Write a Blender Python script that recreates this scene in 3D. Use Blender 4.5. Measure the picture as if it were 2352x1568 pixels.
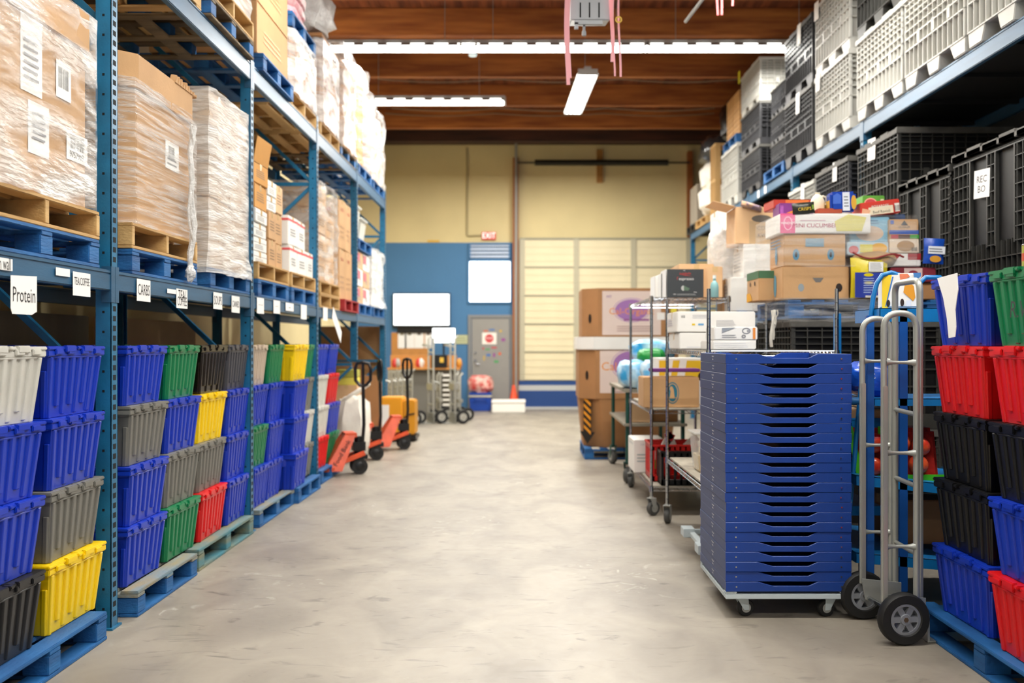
import bpy, bmesh, math, random
from mathutils import Vector, Matrix, noise
R = random.Random(7)
for o in list(bpy.data.objects): bpy.data.objects.remove(o)
S = bpy.context.scene
C = S.collection
PI = math.pi
# ---------------------------------------------------------------- camera
F, CX, CY, EYE = 2287.0, 1203.0, 788.0, 1.47
cam = bpy.data.objects.new('camera', bpy.data.cameras.new('camera')); C.objects.link(cam)
cam.location = (0, 0, EYE); cam.rotation_euler = (PI/2, 0, 0)
cam.data.sensor_width = 36; cam.data.lens = F/2352*36
cam.data.shift_x = -(CX-1176)/2352; cam.data.shift_y = (CY-784)/2352
cam.data.clip_start = .05; cam.data.clip_end = 200
cam.data.dof.use_dof = True; cam.data.dof.focus_distance = 5.0; cam.data.dof.aperture_fstop = 1.8
S.camera = cam
# ---------------------------------------------------------------- world, lamps, exposure
S.view_settings.view_transform = 'Standard'; S.view_settings.look = 'None'
S.view_settings.gamma = 1; S.view_settings.use_curve_mapping = False
S.view_settings.exposure = 0.42
W = bpy.data.worlds.new('daylight'); S.world = W; W.use_nodes = True
W.node_tree.nodes['Background'].inputs[0].default_value = (.86, .93, 1, 1)
W.node_tree.nodes['Background'].inputs[1].default_value = 0.12
def area(name, loc, size, energy, rot=(0,0,0), col=(1,.97,.91)):
    d = bpy.data.lights.new(name, 'AREA'); d.shape = 'RECTANGLE'; d.size, d.size_y = size
    d.energy = energy; d.color = col
    o = bpy.data.objects.new(name, d); o.location = loc; o.rotation_euler = rot; C.objects.link(o); return o
LAMP_E = 95
# daylight through the open loading door behind the camera
area('loading_door_daylight', (0.5, -5.5, 2.0), (5.0, 3.6), 45, (PI/2, 0, 0), (.92, .96, 1))
# ---------------------------------------------------------------- helpers
def lin(h):
    h = h.lstrip('#'); c = [int(h[i:i+2], 16)/255 for i in (0, 2, 4)]
    return tuple(x/12.92 if x <= .04045 else ((x+.055)/1.055)**2.4 for x in c)
MATS = {}
def mat(name, col, rough=.5, metal=0, bump=0, bscale=40, var=0, vscale=6, emit=0, alpha=1, stretch=(1,1,1), spec=.5, col2=None, coat=0):
    if name in MATS: return MATS[name]
    m = bpy.data.materials.new(name); m.use_nodes = True; n = m.node_tree.nodes; l = m.node_tree.links
    b = n['Principled BSDF']
    c = lin(col) if isinstance(col, str) else col
    b.inputs['Base Color'].default_value = (*c, 1); b.inputs['Roughness'].default_value = rough
    b.inputs['Metallic'].default_value = metal; b.inputs['Specular IOR Level'].default_value = spec
    b.inputs['Coat Weight'].default_value = coat
    if alpha < 1: b.inputs['Alpha'].default_value = alpha
    if emit: b.inputs['Emission Color'].default_value = (*c, 1); b.inputs['Emission Strength'].default_value = emit
    if var or bump:
        tc = n.new('ShaderNodeTexCoord'); mp = n.new('ShaderNodeMapping'); mp.inputs['Scale'].default_value = stretch
        l.new(tc.outputs['Object'], mp.inputs[0])
    if var:
        t = n.new('ShaderNodeTexNoise'); t.inputs['Scale'].default_value = vscale; t.inputs['Detail'].default_value = 5
        l.new(mp.outputs[0], t.inputs['Vector'])
        cr = n.new('ShaderNodeValToRGB'); c2 = lin(col2) if col2 else tuple(x*(1-var) for x in c)
        cr.color_ramp.elements[0].position = .35; cr.color_ramp.elements[1].position = .65
        cr.color_ramp.elements[0].color = (*c2, 1); cr.color_ramp.elements[1].color = (*c, 1)
        l.new(t.outputs[0], cr.inputs[0]); l.new(cr.outputs[0], b.inputs['Base Color'])
    if bump:
        t2 = n.new('ShaderNodeTexNoise'); t2.inputs['Scale'].default_value = bscale; t2.inputs['Detail'].default_value = 3
        l.new(mp.outputs[0], t2.inputs['Vector'])
        bp = n.new('ShaderNodeBump'); bp.inputs['Strength'].default_value = bump; bp.inputs['Distance'].default_value = .01
        l.new(t2.outputs[0], bp.inputs['Height']); l.new(bp.outputs[0], b.inputs['Normal'])
    MATS[name] = m; return m
def flat(h, rough=.55):            # a printed or painted colour
    return mat('ink_'+h.lstrip('#'), h, rough)
TXT = {}
def text_mesh(s):
    if s in TXT: return TXT[s]
    cu = bpy.data.curves.new('t', 'FONT'); cu.body = s; cu.align_x = 'CENTER'; cu.align_y = 'CENTER'; cu.resolution_u = 2
    ob = bpy.data.objects.new('t', cu); C.objects.link(ob); dg = bpy.context.evaluated_depsgraph_get()
    me = bpy.data.meshes.new_from_object(ob.evaluated_get(dg))
    r = ([tuple(v.co) for v in me.vertices], [tuple(p.vertices) for p in me.polygons])
    bpy.data.objects.remove(ob); bpy.data.meshes.remove(me); bpy.data.curves.remove(cu)
    TXT[s] = r; return r
class G:
    def __init__(s): s.v = []; s.f = []; s.m = []
    def add(s, vs, fs, m=0):
        k = len(s.v); s.v += [tuple(v) for v in vs]; s.f += [tuple(i+k for i in f) for f in fs]; s.m += [m]*len(fs); return s
    def hexa(s, p, m=0):   # p: 4 bottom (ccw) + 4 top
        return s.add(p, [(3,2,1,0),(4,5,6,7),(0,1,5,4),(1,2,6,5),(2,3,7,6),(3,0,4,7)], m)
    def box(s, x0, x1, y0, y1, z0, z1, m=0):
        return s.hexa([(x0,y0,z0),(x1,y0,z0),(x1,y1,z0),(x0,y1,z0),(x0,y0,z1),(x1,y0,z1),(x1,y1,z1),(x0,y1,z1)], m)
    def frus(s, bx, by, z0, tx, ty, z1, m=0, cx=0, cy=0):
        return s.hexa([(cx-bx,cy-by,z0),(cx+bx,cy-by,z0),(cx+bx,cy+by,z0),(cx-bx,cy+by,z0),(cx-tx,cy-ty,z1),(cx+tx,cy-ty,z1),(cx+tx,cy+ty,z1),(cx-tx,cy+ty,z1)], m)
    def bar(s, a, b, w, h, m=0, up=(0,0,1)):   # rectangular bar from a to b
        a = Vector(a); b = Vector(b); d = (b-a).normalized(); u = Vector(up)
        if abs(d.dot(u)) > .98: u = Vector((0,1,0))
        r = d.cross(u).normalized()*w/2; u = r.cross(d).normalized()*h/2
        return s.hexa([a-r-u, a+r-u, b+r-u, b-r-u, a-r+u, a+r+u, b+r+u, b-r+u], m)
    def cyl(s, a, b, r, n=12, m=0, r2=None):
        a = Vector(a); b = Vector(b); d = (b-a).normalized(); u = Vector((0,0,1)) if abs(d.z) < .9 else Vector((1,0,0))
        p = d.cross(u).normalized(); q = d.cross(p); r2 = r if r2 is None else r2
        vs = [a+(p*math.cos(2*PI*i/n)+q*math.sin(2*PI*i/n))*r for i in range(n)]+[b+(p*math.cos(2*PI*i/n)+q*math.sin(2*PI*i/n))*r2 for i in range(n)]
        return s.add(vs, [(i,(i+1)%n,n+(i+1)%n,n+i) for i in range(n)]+[tuple(range(n))[::-1], tuple(range(n,2*n))], m)
    def tube(s, pts, r, n=8, m=0, closed=False):
        P = [Vector(p) for p in pts]; k = len(P); vs = []; prev = None
        for i, p in enumerate(P):
            a = P[i-1] if (i or closed) else p; b = P[(i+1) % k] if (i < k-1 or closed) else p
            d = (b-a).normalized()
            if prev is None:
                u = Vector((0,0,1)) if abs(d.z) < .9 else Vector((1,0,0)); x = d.cross(u).normalized()
            else: x = (prev-d*prev.dot(d)).normalized()
            prev = x; y = d.cross(x)
            vs += [p+(x*math.cos(2*PI*j/n)+y*math.sin(2*PI*j/n))*r for j in range(n)]
        fs = []
        for i in range(k if closed else k-1):
            for j in range(n):
                a = i*n+j; b = i*n+(j+1) % n; c = ((i+1) % k)*n+(j+1) % n; d = ((i+1) % k)*n+j; fs.append((a,b,c,d))
        if not closed: fs += [tuple(range(n))[::-1], tuple(range((k-1)*n, k*n))]
        return s.add(vs, fs, m)
    def prism(s, poly, axis, a, b, m=0):   # poly in the two other axes, extruded from a to b
        n = len(poly)
        def pt(p, t): return {'x': (t,p[0],p[1]), 'y': (p[0],t,p[1]), 'z': (p[0],p[1],t)}[axis]
        return s.add([pt(p,a) for p in poly]+[pt(p,b) for p in poly], [(i,(i+1)%n,n+(i+1)%n,n+i) for i in range(n)]+[tuple(range(n))[::-1], tuple(range(n,2*n))], m)
    def lathe(s, prof, c=(0,0,0), axis='z', n=20, m=0):
        k = len(prof); vs = []
        for i in range(n):
            a = 2*PI*i/n; ca, sa = math.cos(a), math.sin(a)
            for r, h in prof:
                p = {'z': (r*ca, r*sa, h), 'y': (r*ca, h, r*sa), 'x': (h, r*ca, r*sa)}[axis]
                vs.append((p[0]+c[0], p[1]+c[1], p[2]+c[2]))
        return s.add(vs, [(i*k+j, ((i+1)%n)*k+j, ((i+1)%n)*k+j+1, i*k+j+1) for i in range(n) for j in range(k-1)], m)
    def text(s, t, size, o, r, u, m=0, wide=1):   # text centred on o, along r, up u
        vs, fs = text_mesh(t); o, r, u = Vector(o), Vector(r), Vector(u)
        return s.add([o+r*(v[0]*size*wide)+u*(v[1]*size) for v in vs], fs, m)
    def oval(s, o, r, u, a, b, m=0, n=24, a0=0, b0=0):
        o, r, u = Vector(o), Vector(r), Vector(u)
        if a0: return s.add([o+r*(x*math.cos(2*PI*i/n))+u*(y*math.sin(2*PI*i/n)) for x, y in ((a,b),(a0,b0)) for i in range(n)], [(i,(i+1)%n,n+(i+1)%n,n+i) for i in range(n)], m)
        return s.add([o+r*(a*math.cos(2*PI*i/n))+u*(b*math.sin(2*PI*i/n)) for i in range(n)], [tuple(range(n))], m)
    def quad(s, o, r, u, w, h, m=0):
        o, r, u = Vector(o), Vector(r)*w/2, Vector(u)*h/2
        return s.add([o-r-u, o+r-u, o+r+u, o-r+u], [(0,1,2,3)], m)
    def blob(s, c, rx, ry, rz, nu=16, nv=10, amp=.15, fr=2.5, sd=0, m=0, sq=1.0):
        k = len(s.v); vs = []
        for i in range(nv+1):
            th = PI*i/nv
            for j in range(nu):
                ph = 2*PI*j/nu
                d = Vector((math.sin(th)*math.cos(ph), math.sin(th)*math.sin(ph), math.cos(th)))
                q = Vector([math.copysign(abs(x)**sq, x) for x in d]); q = q*(1+amp*noise.noise(d*fr+Vector((sd,sd*2,sd*3))))
                vs.append((c[0]+q.x*rx, c[1]+q.y*ry, c[2]+q.z*rz))
        fs = [(i*nu+j, (i+1)*nu+j, (i+1)*nu+(j+1)%nu, i*nu+(j+1)%nu) for i in range(nv) for j in range(nu)]
        return s.add(vs, fs, m)
    def build(s, name, mats, parent=None, smooth=False, bevel=0, seg=2, matrix=None):
        me = bpy.data.meshes.new(name); me.from_pydata(s.v, [], s.f)
        for x in (mats if isinstance(mats, (list, tuple)) else [mats]): me.materials.append(x)
        for p, mi in zip(me.polygons, s.m): p.material_index = mi
        bm = bmesh.new(); bm.from_mesh(me)
        if smooth: bmesh.ops.remove_doubles(bm, verts=bm.verts, dist=1e-5)
        if bevel: bmesh.ops.bevel(bm, geom=[e for e in bm.edges if len(e.link_faces) == 2 and e.calc_face_angle(0) > .5], offset=bevel, segments=seg, affect='EDGES', clamp_overlap=True)
        if not getattr(s, 'keep', 0): bmesh.ops.recalc_face_normals(bm, faces=bm.faces)
        bm.to_mesh(me); bm.free()
        if smooth:
            for p in me.polygons: p.use_smooth = True
            try: me.set_sharp_from_angle(angle=math.radians(38))
            except Exception: pass
        o = bpy.data.objects.new(name, me); C.objects.link(o)
        if parent: o.parent = parent
        if matrix: o.matrix_local = matrix
        return o
def tag(o, label, cat, group=None, kind=None):
    if label: o['label'] = label
    if cat: o['category'] = cat
    if group: o['group'] = group
    if kind: o['kind'] = kind
    return o
def struct(o, label=None): o['kind'] = 'structure'; return o
def thing(name, label, cat, loc=(0,0,0), rz=0, group=None):
    o = bpy.data.objects.new(name, None); C.objects.link(o); o.empty_display_size = .1
    o.location = loc; o.rotation_euler = (0,0,rz); return tag(o, label, cat, group)
def dup(root, loc, rz=0, label=None, group=None, scale=None):
    r = root.copy(); C.objects.link(r); r.location = loc; r.rotation_euler = (0,0,rz)
    if scale: r.scale = scale
    if label: r['label'] = label
    if group: r['group'] = group
    for ch in list(root.children):
        c = ch.copy(); C.objects.link(c); c.parent = r
        for g in ch.children:
            d = g.copy(); C.objects.link(d); d.parent = c
    return r
PROTO = {}
def inst(key, maker, loc, rz, label, group=None, scale=None):
    """first use builds the thing, later uses copy it with its parts"""
    if key not in PROTO:
        o = maker(); PROTO[key] = o; o.location = loc; o.rotation_euler = (0,0,rz)
        if scale: o.scale = scale
        o['label'] = label
        if group: o['group'] = group
        return o
    return dup(PROTO[key], loc, rz, label, group, scale or (1,1,1))
def PX(px, Y): return (px-CX)*Y/F
def HZ(py, Y): return EYE-(py-CY)*Y/F
NTH = ['first','second','third','fourth','fifth','sixth','seventh','eighth','ninth','tenth','eleventh','twelfth','thirteenth','fourteenth','fifteenth','sixteenth','seventeenth','eighteenth','nineteenth','twentieth','twenty-first','twenty-second','twenty-third','twenty-fourth']
# ---------------------------------------------------------------- materials
RACKB = mat('rack_blue_paint', '#1f6f98', .38, bump=.08, bscale=90, var=.25, vscale=9)
BEAMB = mat('beam_blue_paint', '#2b5d80', .4, bump=.06, bscale=60, var=.25, vscale=5, stretch=(1,.3,3))
HOLE = mat('slot_dark', '#050607', .9)
BLACKM = mat('black_steel', '#0d0d0f', .35)
CHROME = mat('chrome', '#b9bcc0', .16, metal=1)
ALU = mat('brushed_aluminium', '#b7b7b0', .38, metal=.75)
GREYP = mat('grey_paint_metal', '#a3a4a0', .4, metal=.3)
RUB = mat('rubber', '#141414', .6)
CARD = mat('cardboard', '#c49a6c', .8, var=.12, vscale=3, bump=.1, bscale=60)
CARDL = mat('cardboard_light', '#d8b084', .75, var=.1, vscale=3)
CARDB = mat('cardboard_brown', '#a9794c', .8, var=.15, vscale=3)
CARDO = mat('cardboard_orange', '#c98f42', .75, var=.1, vscale=3)
WHITEC = mat('white_carton', '#e9e7e2', .6, var=.05, vscale=3)
TAPE = mat('packing_tape', '#c9a878', .25)
PAPER = mat('paper', '#f0efec', .7)
INK = mat('ink_black', '#1b1b1d', .6)
WOODN = mat('pallet_wood_natural', '#d3ae74', .7, var=.3, vscale=5, bump=.25, bscale=50, stretch=(1,.15,2), col2='#b08a54')
WOODB = mat('pallet_wood_blue', '#1d66a4', .65, var=.4, vscale=7, bump=.3, bscale=50, stretch=(1,.3,2), col2='#124a80')
WOODT = mat('pallet_wood_teal', '#3f7f8e', .7, var=.5, vscale=7, bump=.3, bscale=50, stretch=(1,.3,2), col2='#85805f')
WOODBT = mat('pallet_deck_worn_blue', '#5b87a0', .7, var=.4, vscale=7, bump=.3, bscale=50, stretch=(1,.3,2), col2='#93876b')
WOODR = mat('pallet_red', '#a52025', .6, var=.2)
PLY = mat('plywood', '#b98d5c', .7, var=.25, vscale=2, stretch=(1,.3,1), col2='#97693d')
TC = {'blue': ('#0f36b4', .33), 'green': ('#0b7a4b', .35), 'grey': ('#74736d', .45), 'yellow': ('#f2cc06', .35), 'red': ('#d81218', .35),
      'black': ('#1c1c1e', .4), 'beige': ('#bfae9b', .45), 'dark grey': ('#43444c', .4), 'near black': ('#040405', .38)}
def tote_mat(c):
    if c == 'clear': return mat('tote_clear', '#e6e4db', .3, alpha=.8, var=.12, vscale=9)
    if c == 'smoky': return mat('tote_smoky', '#1b120b', .2, alpha=.93, var=.4, vscale=12, stretch=(1,1,.2))
    h, r = TC[c]; return mat('tote_'+c.replace(' ', '_'), h, r, bump=.04, bscale=200)
def wrap_mat(name, lo=.12, hi=.75, scale=5, st=(1,.35,3), bump=.7, rough=.22):
    if name in MATS: return MATS[name]
    m = bpy.data.materials.new(name); m.use_nodes = True; n = m.node_tree.nodes; l = m.node_tree.links; b = n['Principled BSDF']
    b.inputs['Base Color'].default_value = (.82,.81,.79,1); b.inputs['Roughness'].default_value = rough; b.inputs['Specular IOR Level'].default_value = .7
    tc = n.new('ShaderNodeTexCoord'); mp = n.new('ShaderNodeMapping'); mp.inputs['Scale'].default_value = st; l.new(tc.outputs['Object'], mp.inputs[0])
    t = n.new('ShaderNodeTexNoise'); t.inputs['Scale'].default_value = scale; t.inputs['Detail'].default_value = 6; t.inputs['Distortion'].default_value = .6; l.new(mp.outputs[0], t.inputs['Vector'])
    cr = n.new('ShaderNodeMapRange'); cr.inputs['From Min'].default_value = .38; cr.inputs['From Max'].default_value = .66; cr.inputs['To Min'].default_value = lo; cr.inputs['To Max'].default_value = hi
    l.new(t.outputs[0], cr.inputs['Value']); l.new(cr.outputs[0], b.inputs['Alpha'])
    t2 = n.new('ShaderNodeTexNoise'); t2.inputs['Scale'].default_value = scale*5; t2.inputs['Detail'].default_value = 4; l.new(mp.outputs[0], t2.inputs['Vector'])
    bp = n.new('ShaderNodeBump'); bp.inputs['Strength'].default_value = bump; bp.inputs['Distance'].default_value = .015
    l.new(t2.outputs[0], bp.inputs['Height']); l.new(bp.outputs[0], b.inputs['Normal']); MATS[name] = m; return m
# ================================================================ SETTING
XL, XR, YB, YN, ZC = -3.75, 4.75, 22.4, -6.0, 6.15
def floor_mat():
    m = bpy.data.materials.new('polished_concrete'); m.use_nodes = True; n = m.node_tree.nodes; l = m.node_tree.links; b = n['Principled BSDF']
    tc = n.new('ShaderNodeTexCoord')
    def noi(sc, det, st=(1,1,1), dist=0):
        mp = n.new('ShaderNodeMapping'); mp.inputs['Scale'].default_value = st; l.new(tc.outputs['Object'], mp.inputs[0])
        t = n.new('ShaderNodeTexNoise'); t.inputs['Scale'].default_value = sc; t.inputs['Detail'].default_value = det; t.inputs['Distortion'].default_value = dist; l.new(mp.outputs[0], t.inputs['Vector']); return t
    a = noi(2.2, 9, (1,.6,1), .8); cr = n.new('ShaderNodeValToRGB'); e = cr.color_ramp.elements
    e[0].position = .3; e[0].color = (*lin('#7f776c'),1); e[1].position = .7; e[1].color = (*lin('#9a9284'),1); l.new(a.outputs[0], cr.inputs[0])
    c = noi(7, 8, (1,1,1), 1.2); cr2 = n.new('ShaderNodeValToRGB'); e = cr2.color_ramp.elements
    e[0].position = .60; e[0].color = (0,0,0,1); e[1].position = .68; e[1].color = (1,1,1,1); l.new(c.outputs[0], cr2.inputs[0])
    big = noi(.45, 3); crb = n.new('ShaderNodeValToRGB'); crb.color_ramp.elements[0].position = .5; crb.color_ramp.elements[1].position = .62; l.new(big.outputs[0], crb.inputs[0])
    mu = n.new('ShaderNodeMath'); mu.operation = 'MULTIPLY'; l.new(cr2.outputs[0], mu.inputs[0]); l.new(crb.outputs[0], mu.inputs[1])
    mu2 = n.new('ShaderNodeMath'); mu2.operation = 'MULTIPLY'; l.new(mu.outputs[0], mu2.inputs[0]); mu2.inputs[1].default_value = .55
    mx = n.new('ShaderNodeMix'); mx.data_type = 'RGBA'; l.new(mu2.outputs[0], mx.inputs[0]); l.new(cr.outputs[0], mx.inputs[6]); mx.inputs[7].default_value = (*lin('#c9c6bb'),1)
    d = noi(3.2, 9, (1,2.2,1), 2.); cr3 = n.new('ShaderNodeValToRGB'); e = cr3.color_ramp.elements
    e[0].position = .27; e[0].color = (.32,.32,.33,1); e[1].position = .40; e[1].color = (1,1,1,1); l.new(d.outputs[0], cr3.inputs[0])
    m2 = n.new('ShaderNodeMix'); m2.data_type = 'RGBA'; m2.blend_type = 'MULTIPLY'; m2.inputs[0].default_value = .6; l.new(mx.outputs[2], m2.inputs[6]); l.new(cr3.outputs[0], m2.inputs[7])
    l.new(m2.outputs[2], b.inputs['Base Color'])
    rr = n.new('ShaderNodeMapRange'); rr.inputs['To Min'].default_value = .36; rr.inputs['To Max'].default_value = .56; l.new(c.outputs[0], rr.inputs['Value']); l.new(rr.outputs[0], b.inputs['Roughness'])
    bp = n.new('ShaderNodeBump'); bp.inputs['Strength'].default_value = .12; bp.inputs['Distance'].default_value = .004; l.new(d.outputs[0], bp.inputs['Height']); l.new(bp.outputs[0], b.inputs['Normal'])
    return m
g = G(); g.box(XL-.2, XR+.2, YN, YB+.2, -.1, 0); struct(g.build('floor', floor_mat()))
# ceiling deck boards
def board_mat(name, a, b2, axis_scale, rough=.7):
    m = bpy.data.materials.new(name); m.use_nodes = True; n = m.node_tree.nodes; l = m.node_tree.links; b = n['Principled BSDF']
    tc = n.new('ShaderNodeTexCoord'); mp = n.new('ShaderNodeMapping'); mp.inputs['Scale'].default_value = axis_scale; l.new(tc.outputs['Object'], mp.inputs[0])
    t = n.new('ShaderNodeTexNoise'); t.inputs['Scale'].default_value = 3; t.inputs['Detail'].default_value = 6; l.new(mp.outputs[0], t.inputs['Vector'])
    cr = n.new('ShaderNodeValToRGB'); e = cr.color_ramp.elements; e[0].position = .35; e[0].color = (*lin(a),1); e[1].position = .68; e[1].color = (*lin(b2),1)
    l.new(t.outputs[0], cr.inputs[0]); l.new(cr.outputs[0], b.inputs['Base Color']); b.inputs['Roughness'].default_value = rough; return m
DECK = board_mat('roof_deck_boards', '#5a2a12', '#8d4c26', (3,.25,1))
BEAMW = board_mat('timber_beam', '#8a4a1e', '#c07838', (.3,3,3))
BEAMD = board_mat('timber_beam_dark', '#2c1710', '#4a281a', (.3,3,3))
g = G()
x = XL-.2
while x < XR+.2:
    w = .14; g.box(x, x+w-.006, YN, YB+.2, ZC, ZC+.05); x += w
g.box(XL-.2, XR+.2, YN, YB+.2, ZC+.04, ZC+.12); struct(g.build('ceiling', DECK))
for i, y in enumerate([-4.5,-2.5,-.5,1.5,3.5,5.5,7.5,9.5,11.4,13.9,16.05,18.0,19.9]):
    g = G(); g.box(XL, XR, y, y+.14, ZC-.38, ZC)
    struct(g.build('ceiling_beam', BEAMW, bevel=.006))
g = G(); g.box(XL, XR, 21.4, 21.62, ZC-.34, ZC); g.box(XL, XR, 21.9, YB, ZC-.22, ZC); struct(g.build('ceiling_beam', BEAMD))
for y in (12.45, 12.95, 15.0): # narrower joists
    g = G(); g.box(XL, XR, y, y+.07, ZC-.2, ZC); struct(g.build('ceiling_beam', BEAMW, bevel=.004))
CREAM = mat('cream_wall_paint', '#dccb98', .75, var=.08, vscale=1.2, bump=.05, bscale=20)
BLUEW = mat('blue_wall_paint', '#4577a3', .7, var=.05, vscale=1.5)
# back wall with a window opening
wx0, wx1, wz0, wz1 = PX(1078,YB), PX(1172,YB), HZ(693,YB), HZ(600,YB)
bz = HZ(557,YB); bx = PX(1186,YB)
g = G()
def wl(x0,x1,z0,z1,m): g.box(x0,x1,YB,YB+.2,z0,z1,m)
wl(XL-.2, wx0, 0, bz, 1); wl(wx0, wx1, 0, wz0, 1); wl(wx0, wx1, wz1, bz, 1); wl(wx1, bx, 0, bz, 1)
wl(bx, XR+.2, 0, bz, 0); wl(XL-.2, XR+.2, bz, ZC, 0)
struct(g.build('wall_back', [CREAM, BLUEW]))
g = G(); g.box(XL-.2, XL, YN, YB, 0, ZC); struct(g.build('wall_left', CREAM))
DKW = mat('wall_shade_dark', '#171410', .8)  # near-black colour stands in for the unlit depth behind the right rack
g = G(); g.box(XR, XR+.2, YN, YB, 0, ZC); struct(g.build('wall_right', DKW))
FRAME = mat('window_frame_paint', '#3c76a8', .5)
g = G(); t = .035
g.box(wx0-t, wx1+t, YB-.05, YB, wz0-t, wz0); g.box(wx0-t, wx1+t, YB-.05, YB, wz1, wz1+t); g.box(wx0-t, wx0, YB-.05, YB, wz0, wz1); g.box(wx1, wx1+t, YB-.05, YB, wz0, wz1)
wf = struct(g.build('window_1', FRAME))
g = G(); g.box(wx0, wx1, YB+.06, YB+.07, wz0, wz1)
gl = mat('window_glass_daylight', '#f4f9ff', .2, emit=3.0); g.build('pane', gl, wf)
# louvres
lv = thing('louvre_vent', 'white slatted air vent in the blue wall above the bright square window', 'vent', (0,YB,0))
g = G(); z0, z1 = HZ(597,YB), HZ(558,YB)
g.box(wx0, wx1, -.08, -.0, z0, z0+.03); g.box(wx0, wx1, -.09, 0, z1-.03, z1); g.box(wx0, wx0+.03, -.08, 0, z0, z1); g.box(wx1-.03, wx1, -.08, 0, z0, z1); g.build('frame', FRAME, lv)
g = G()
for i in range(4):
    z = z0+.05+i*.083; g.hexa([(wx0+.03,-.075,z),(wx1-.03,-.075,z),(wx1-.03,-.01,z+.05),(wx0+.03,-.01,z+.05),(wx0+.03,-.075,z+.012),(wx1-.03,-.075,z+.012),(wx1-.03,-.01,z+.062),(wx0+.03,-.01,z+.062)])
g.build('slat', mat('louvre_white', '#cfdcee', .4), lv)
# exit sign
ex = thing('exit_sign', 'red and white EXIT sign on the cream wall above the louvred vent', 'sign', (0,YB-.001,0))
ex_x0, ex_x1, ez0, ez1 = PX(1107,YB), PX(1139,YB), HZ(551,YB), HZ(533,YB)
g = G(); g.box(ex_x0, ex_x1, -.06, 0, ez0, ez1); g.build('housing', flat('#d9554a'), ex, bevel=.006)
g = G(); g.text('EXIT', .2, ((ex_x0+ex_x1)/2, -.062, (ez0+ez1)/2), (.72,0,0), (0,0,.9)); g.build('lettering', mat('exit_glow', '#fff0ea', .5, emit=.8), ex)
# conduit
g = G(); x = PX(1073,YB); g.tube([(x,YB-.03,ZC-.3),(x,YB-.03,HZ(540,YB)),(x+.02,YB-.03,HZ(542,YB)),(ex_x0,YB-.03,HZ(541,YB))], .02, 8)
tag(g.build('conduit', mat('conduit_paint', '#a89a72', .6), None, True), 'thin painted conduit running down the cream wall to the exit sign', 'pipe')
# personnel door
dx0, dx1, dz = PX(1083,YB), PX(1171,YB), HZ(730,YB)
GREYD = mat('grey_door_paint', '#8f8d88', .55, var=.04)
g = G(); f0, f1 = PX(1075,YB), PX(1179,YB)
g.box(f0, dx0, YB-.05, YB, 0, dz); g.box(dx1, f1, YB-.05, YB, 0, dz); g.box(f0, f1, YB-.05, YB, dz, dz+.07)
dfr = struct(g.build('trim_1', mat('grey_frame', '#7d7f80', .5), bevel=.004))
g = G(); g.box(dx0+.01, dx1-.01, YB-.03, YB-.002, .01, dz-.01); door = struct(g.build('door_1', GREYD))
g = G(); hx = PX(1092,YB); hz = HZ(828,YB)
g.lathe([(0,-.03),(.03,-.03),(.035,-.01),(.02,0)], (hx, YB-.03, hz), 'y', 14); g.lathe([(0,-.03),(.02,-.03),(.025,0)], (hx, YB-.03, hz+.18), 'y', 14)
g.cyl((hx,YB-.07,hz-.06),(hx+.1,YB-.07,hz-.08),.012); g.build('door_handle', CHROME, door, True)
sg = thing('stop_sign_sheet', 'square white sheet with a red round STOP mark stuck on the grey door', 'sign', (PX(1124,YB),YB-.034,HZ(777,YB)))
g = G(); g.box(-.16,.16,-.004,0,-.13,.13); g.build('sheet', flat('#efe6dd'), sg)
g = G(); g.prism([(.1*math.cos(PI/8+i*PI/4), .1*math.sin(PI/8+i*PI/4)) for i in range(8)], 'y', -.006, -.0045); g.build('disc', flat('#c9333a'), sg)
g = G(); g.text('STOP', .075, (0,-.0075,0), (.8,0,0), (0,0,1)); g.build('lettering', PAPER, sg)
cols = ['#d0603c','#3c6fb4','#c8a23a','#8f4a8c','#4a9a5c','#c23b4a']
for i, (px, py, w, h) in enumerate([(1116,760,.1,.03),(1130,757,.12,.03),(1150,760,.05,.05),(1156,780,.09,.07),(1120,802,.1,.03),(1135,798,.12,.03),(1148,812,.06,.06),(1122,815,.09,.05),(1112,822,.03,.1),(1135,815,.05,.09),(1140,830,.1,.05),(1110,800,.04,.04)]):
    g = G(); g.box(-w/2, w/2, -.003, 0, -h/2, h/2); o = g.build('sticker', flat(cols[i % 6])); o.location = (PX(px,YB), YB-.032, HZ(py,YB))
    tag(o, 'small coloured sticker on the grey door around the white stop sheet', 'sticker', 'stickers on the grey door')
# dock door
DOCK = mat('dock_door_cream', '#e2d6b2', .6, var=.05, vscale=2)
rx0, rx1, rz1 = PX(1194,YB), 3.74, HZ(550,YB)
secs = [550, 614, 679, 744, 808, 873]
rd = thing('door_2', None, None, (0,YB-.07,0)); rd['kind'] = 'structure'
for i in range(5):
    z1, z0 = HZ(secs[i],YB), HZ(secs[i+1],YB); g = G()
    g.box(rx0, rx1, 0, .05, z0+.012, z1-.012)
    for k in range(1, 4):
        zz = z0+(z1-z0)*k/4; g.box(rx0, rx1, -.008, 0, zz-.02, zz+.02)
    g.build('panel', DOCK, rd)
    g = G(); g.box(rx0, rx1, -.02, 0, z0-.012, z0+.014); g.build('hinge_strip', mat('hinge_grey', '#8a8874', .5), rd)
for xx in (PX(1199,YB), PX(1323,YB), PX(1454,YB), PX(1580,YB)):
    g = G(); g.box(xx-.06, xx+.06, -.03, -.008, HZ(873,YB), rz1); g.build('stile', mat('stile_grey', '#b5ae94', .55), rd)
g = G(); g.box(rx0, rx1, -.02, .05, rz1-.01, rz1+.03); g.build('top_strip', mat('hinge_grey', '#8a8874', .5), rd)
NAVY = mat('dock_leveller_navy', '#143f7d', .5)
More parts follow.
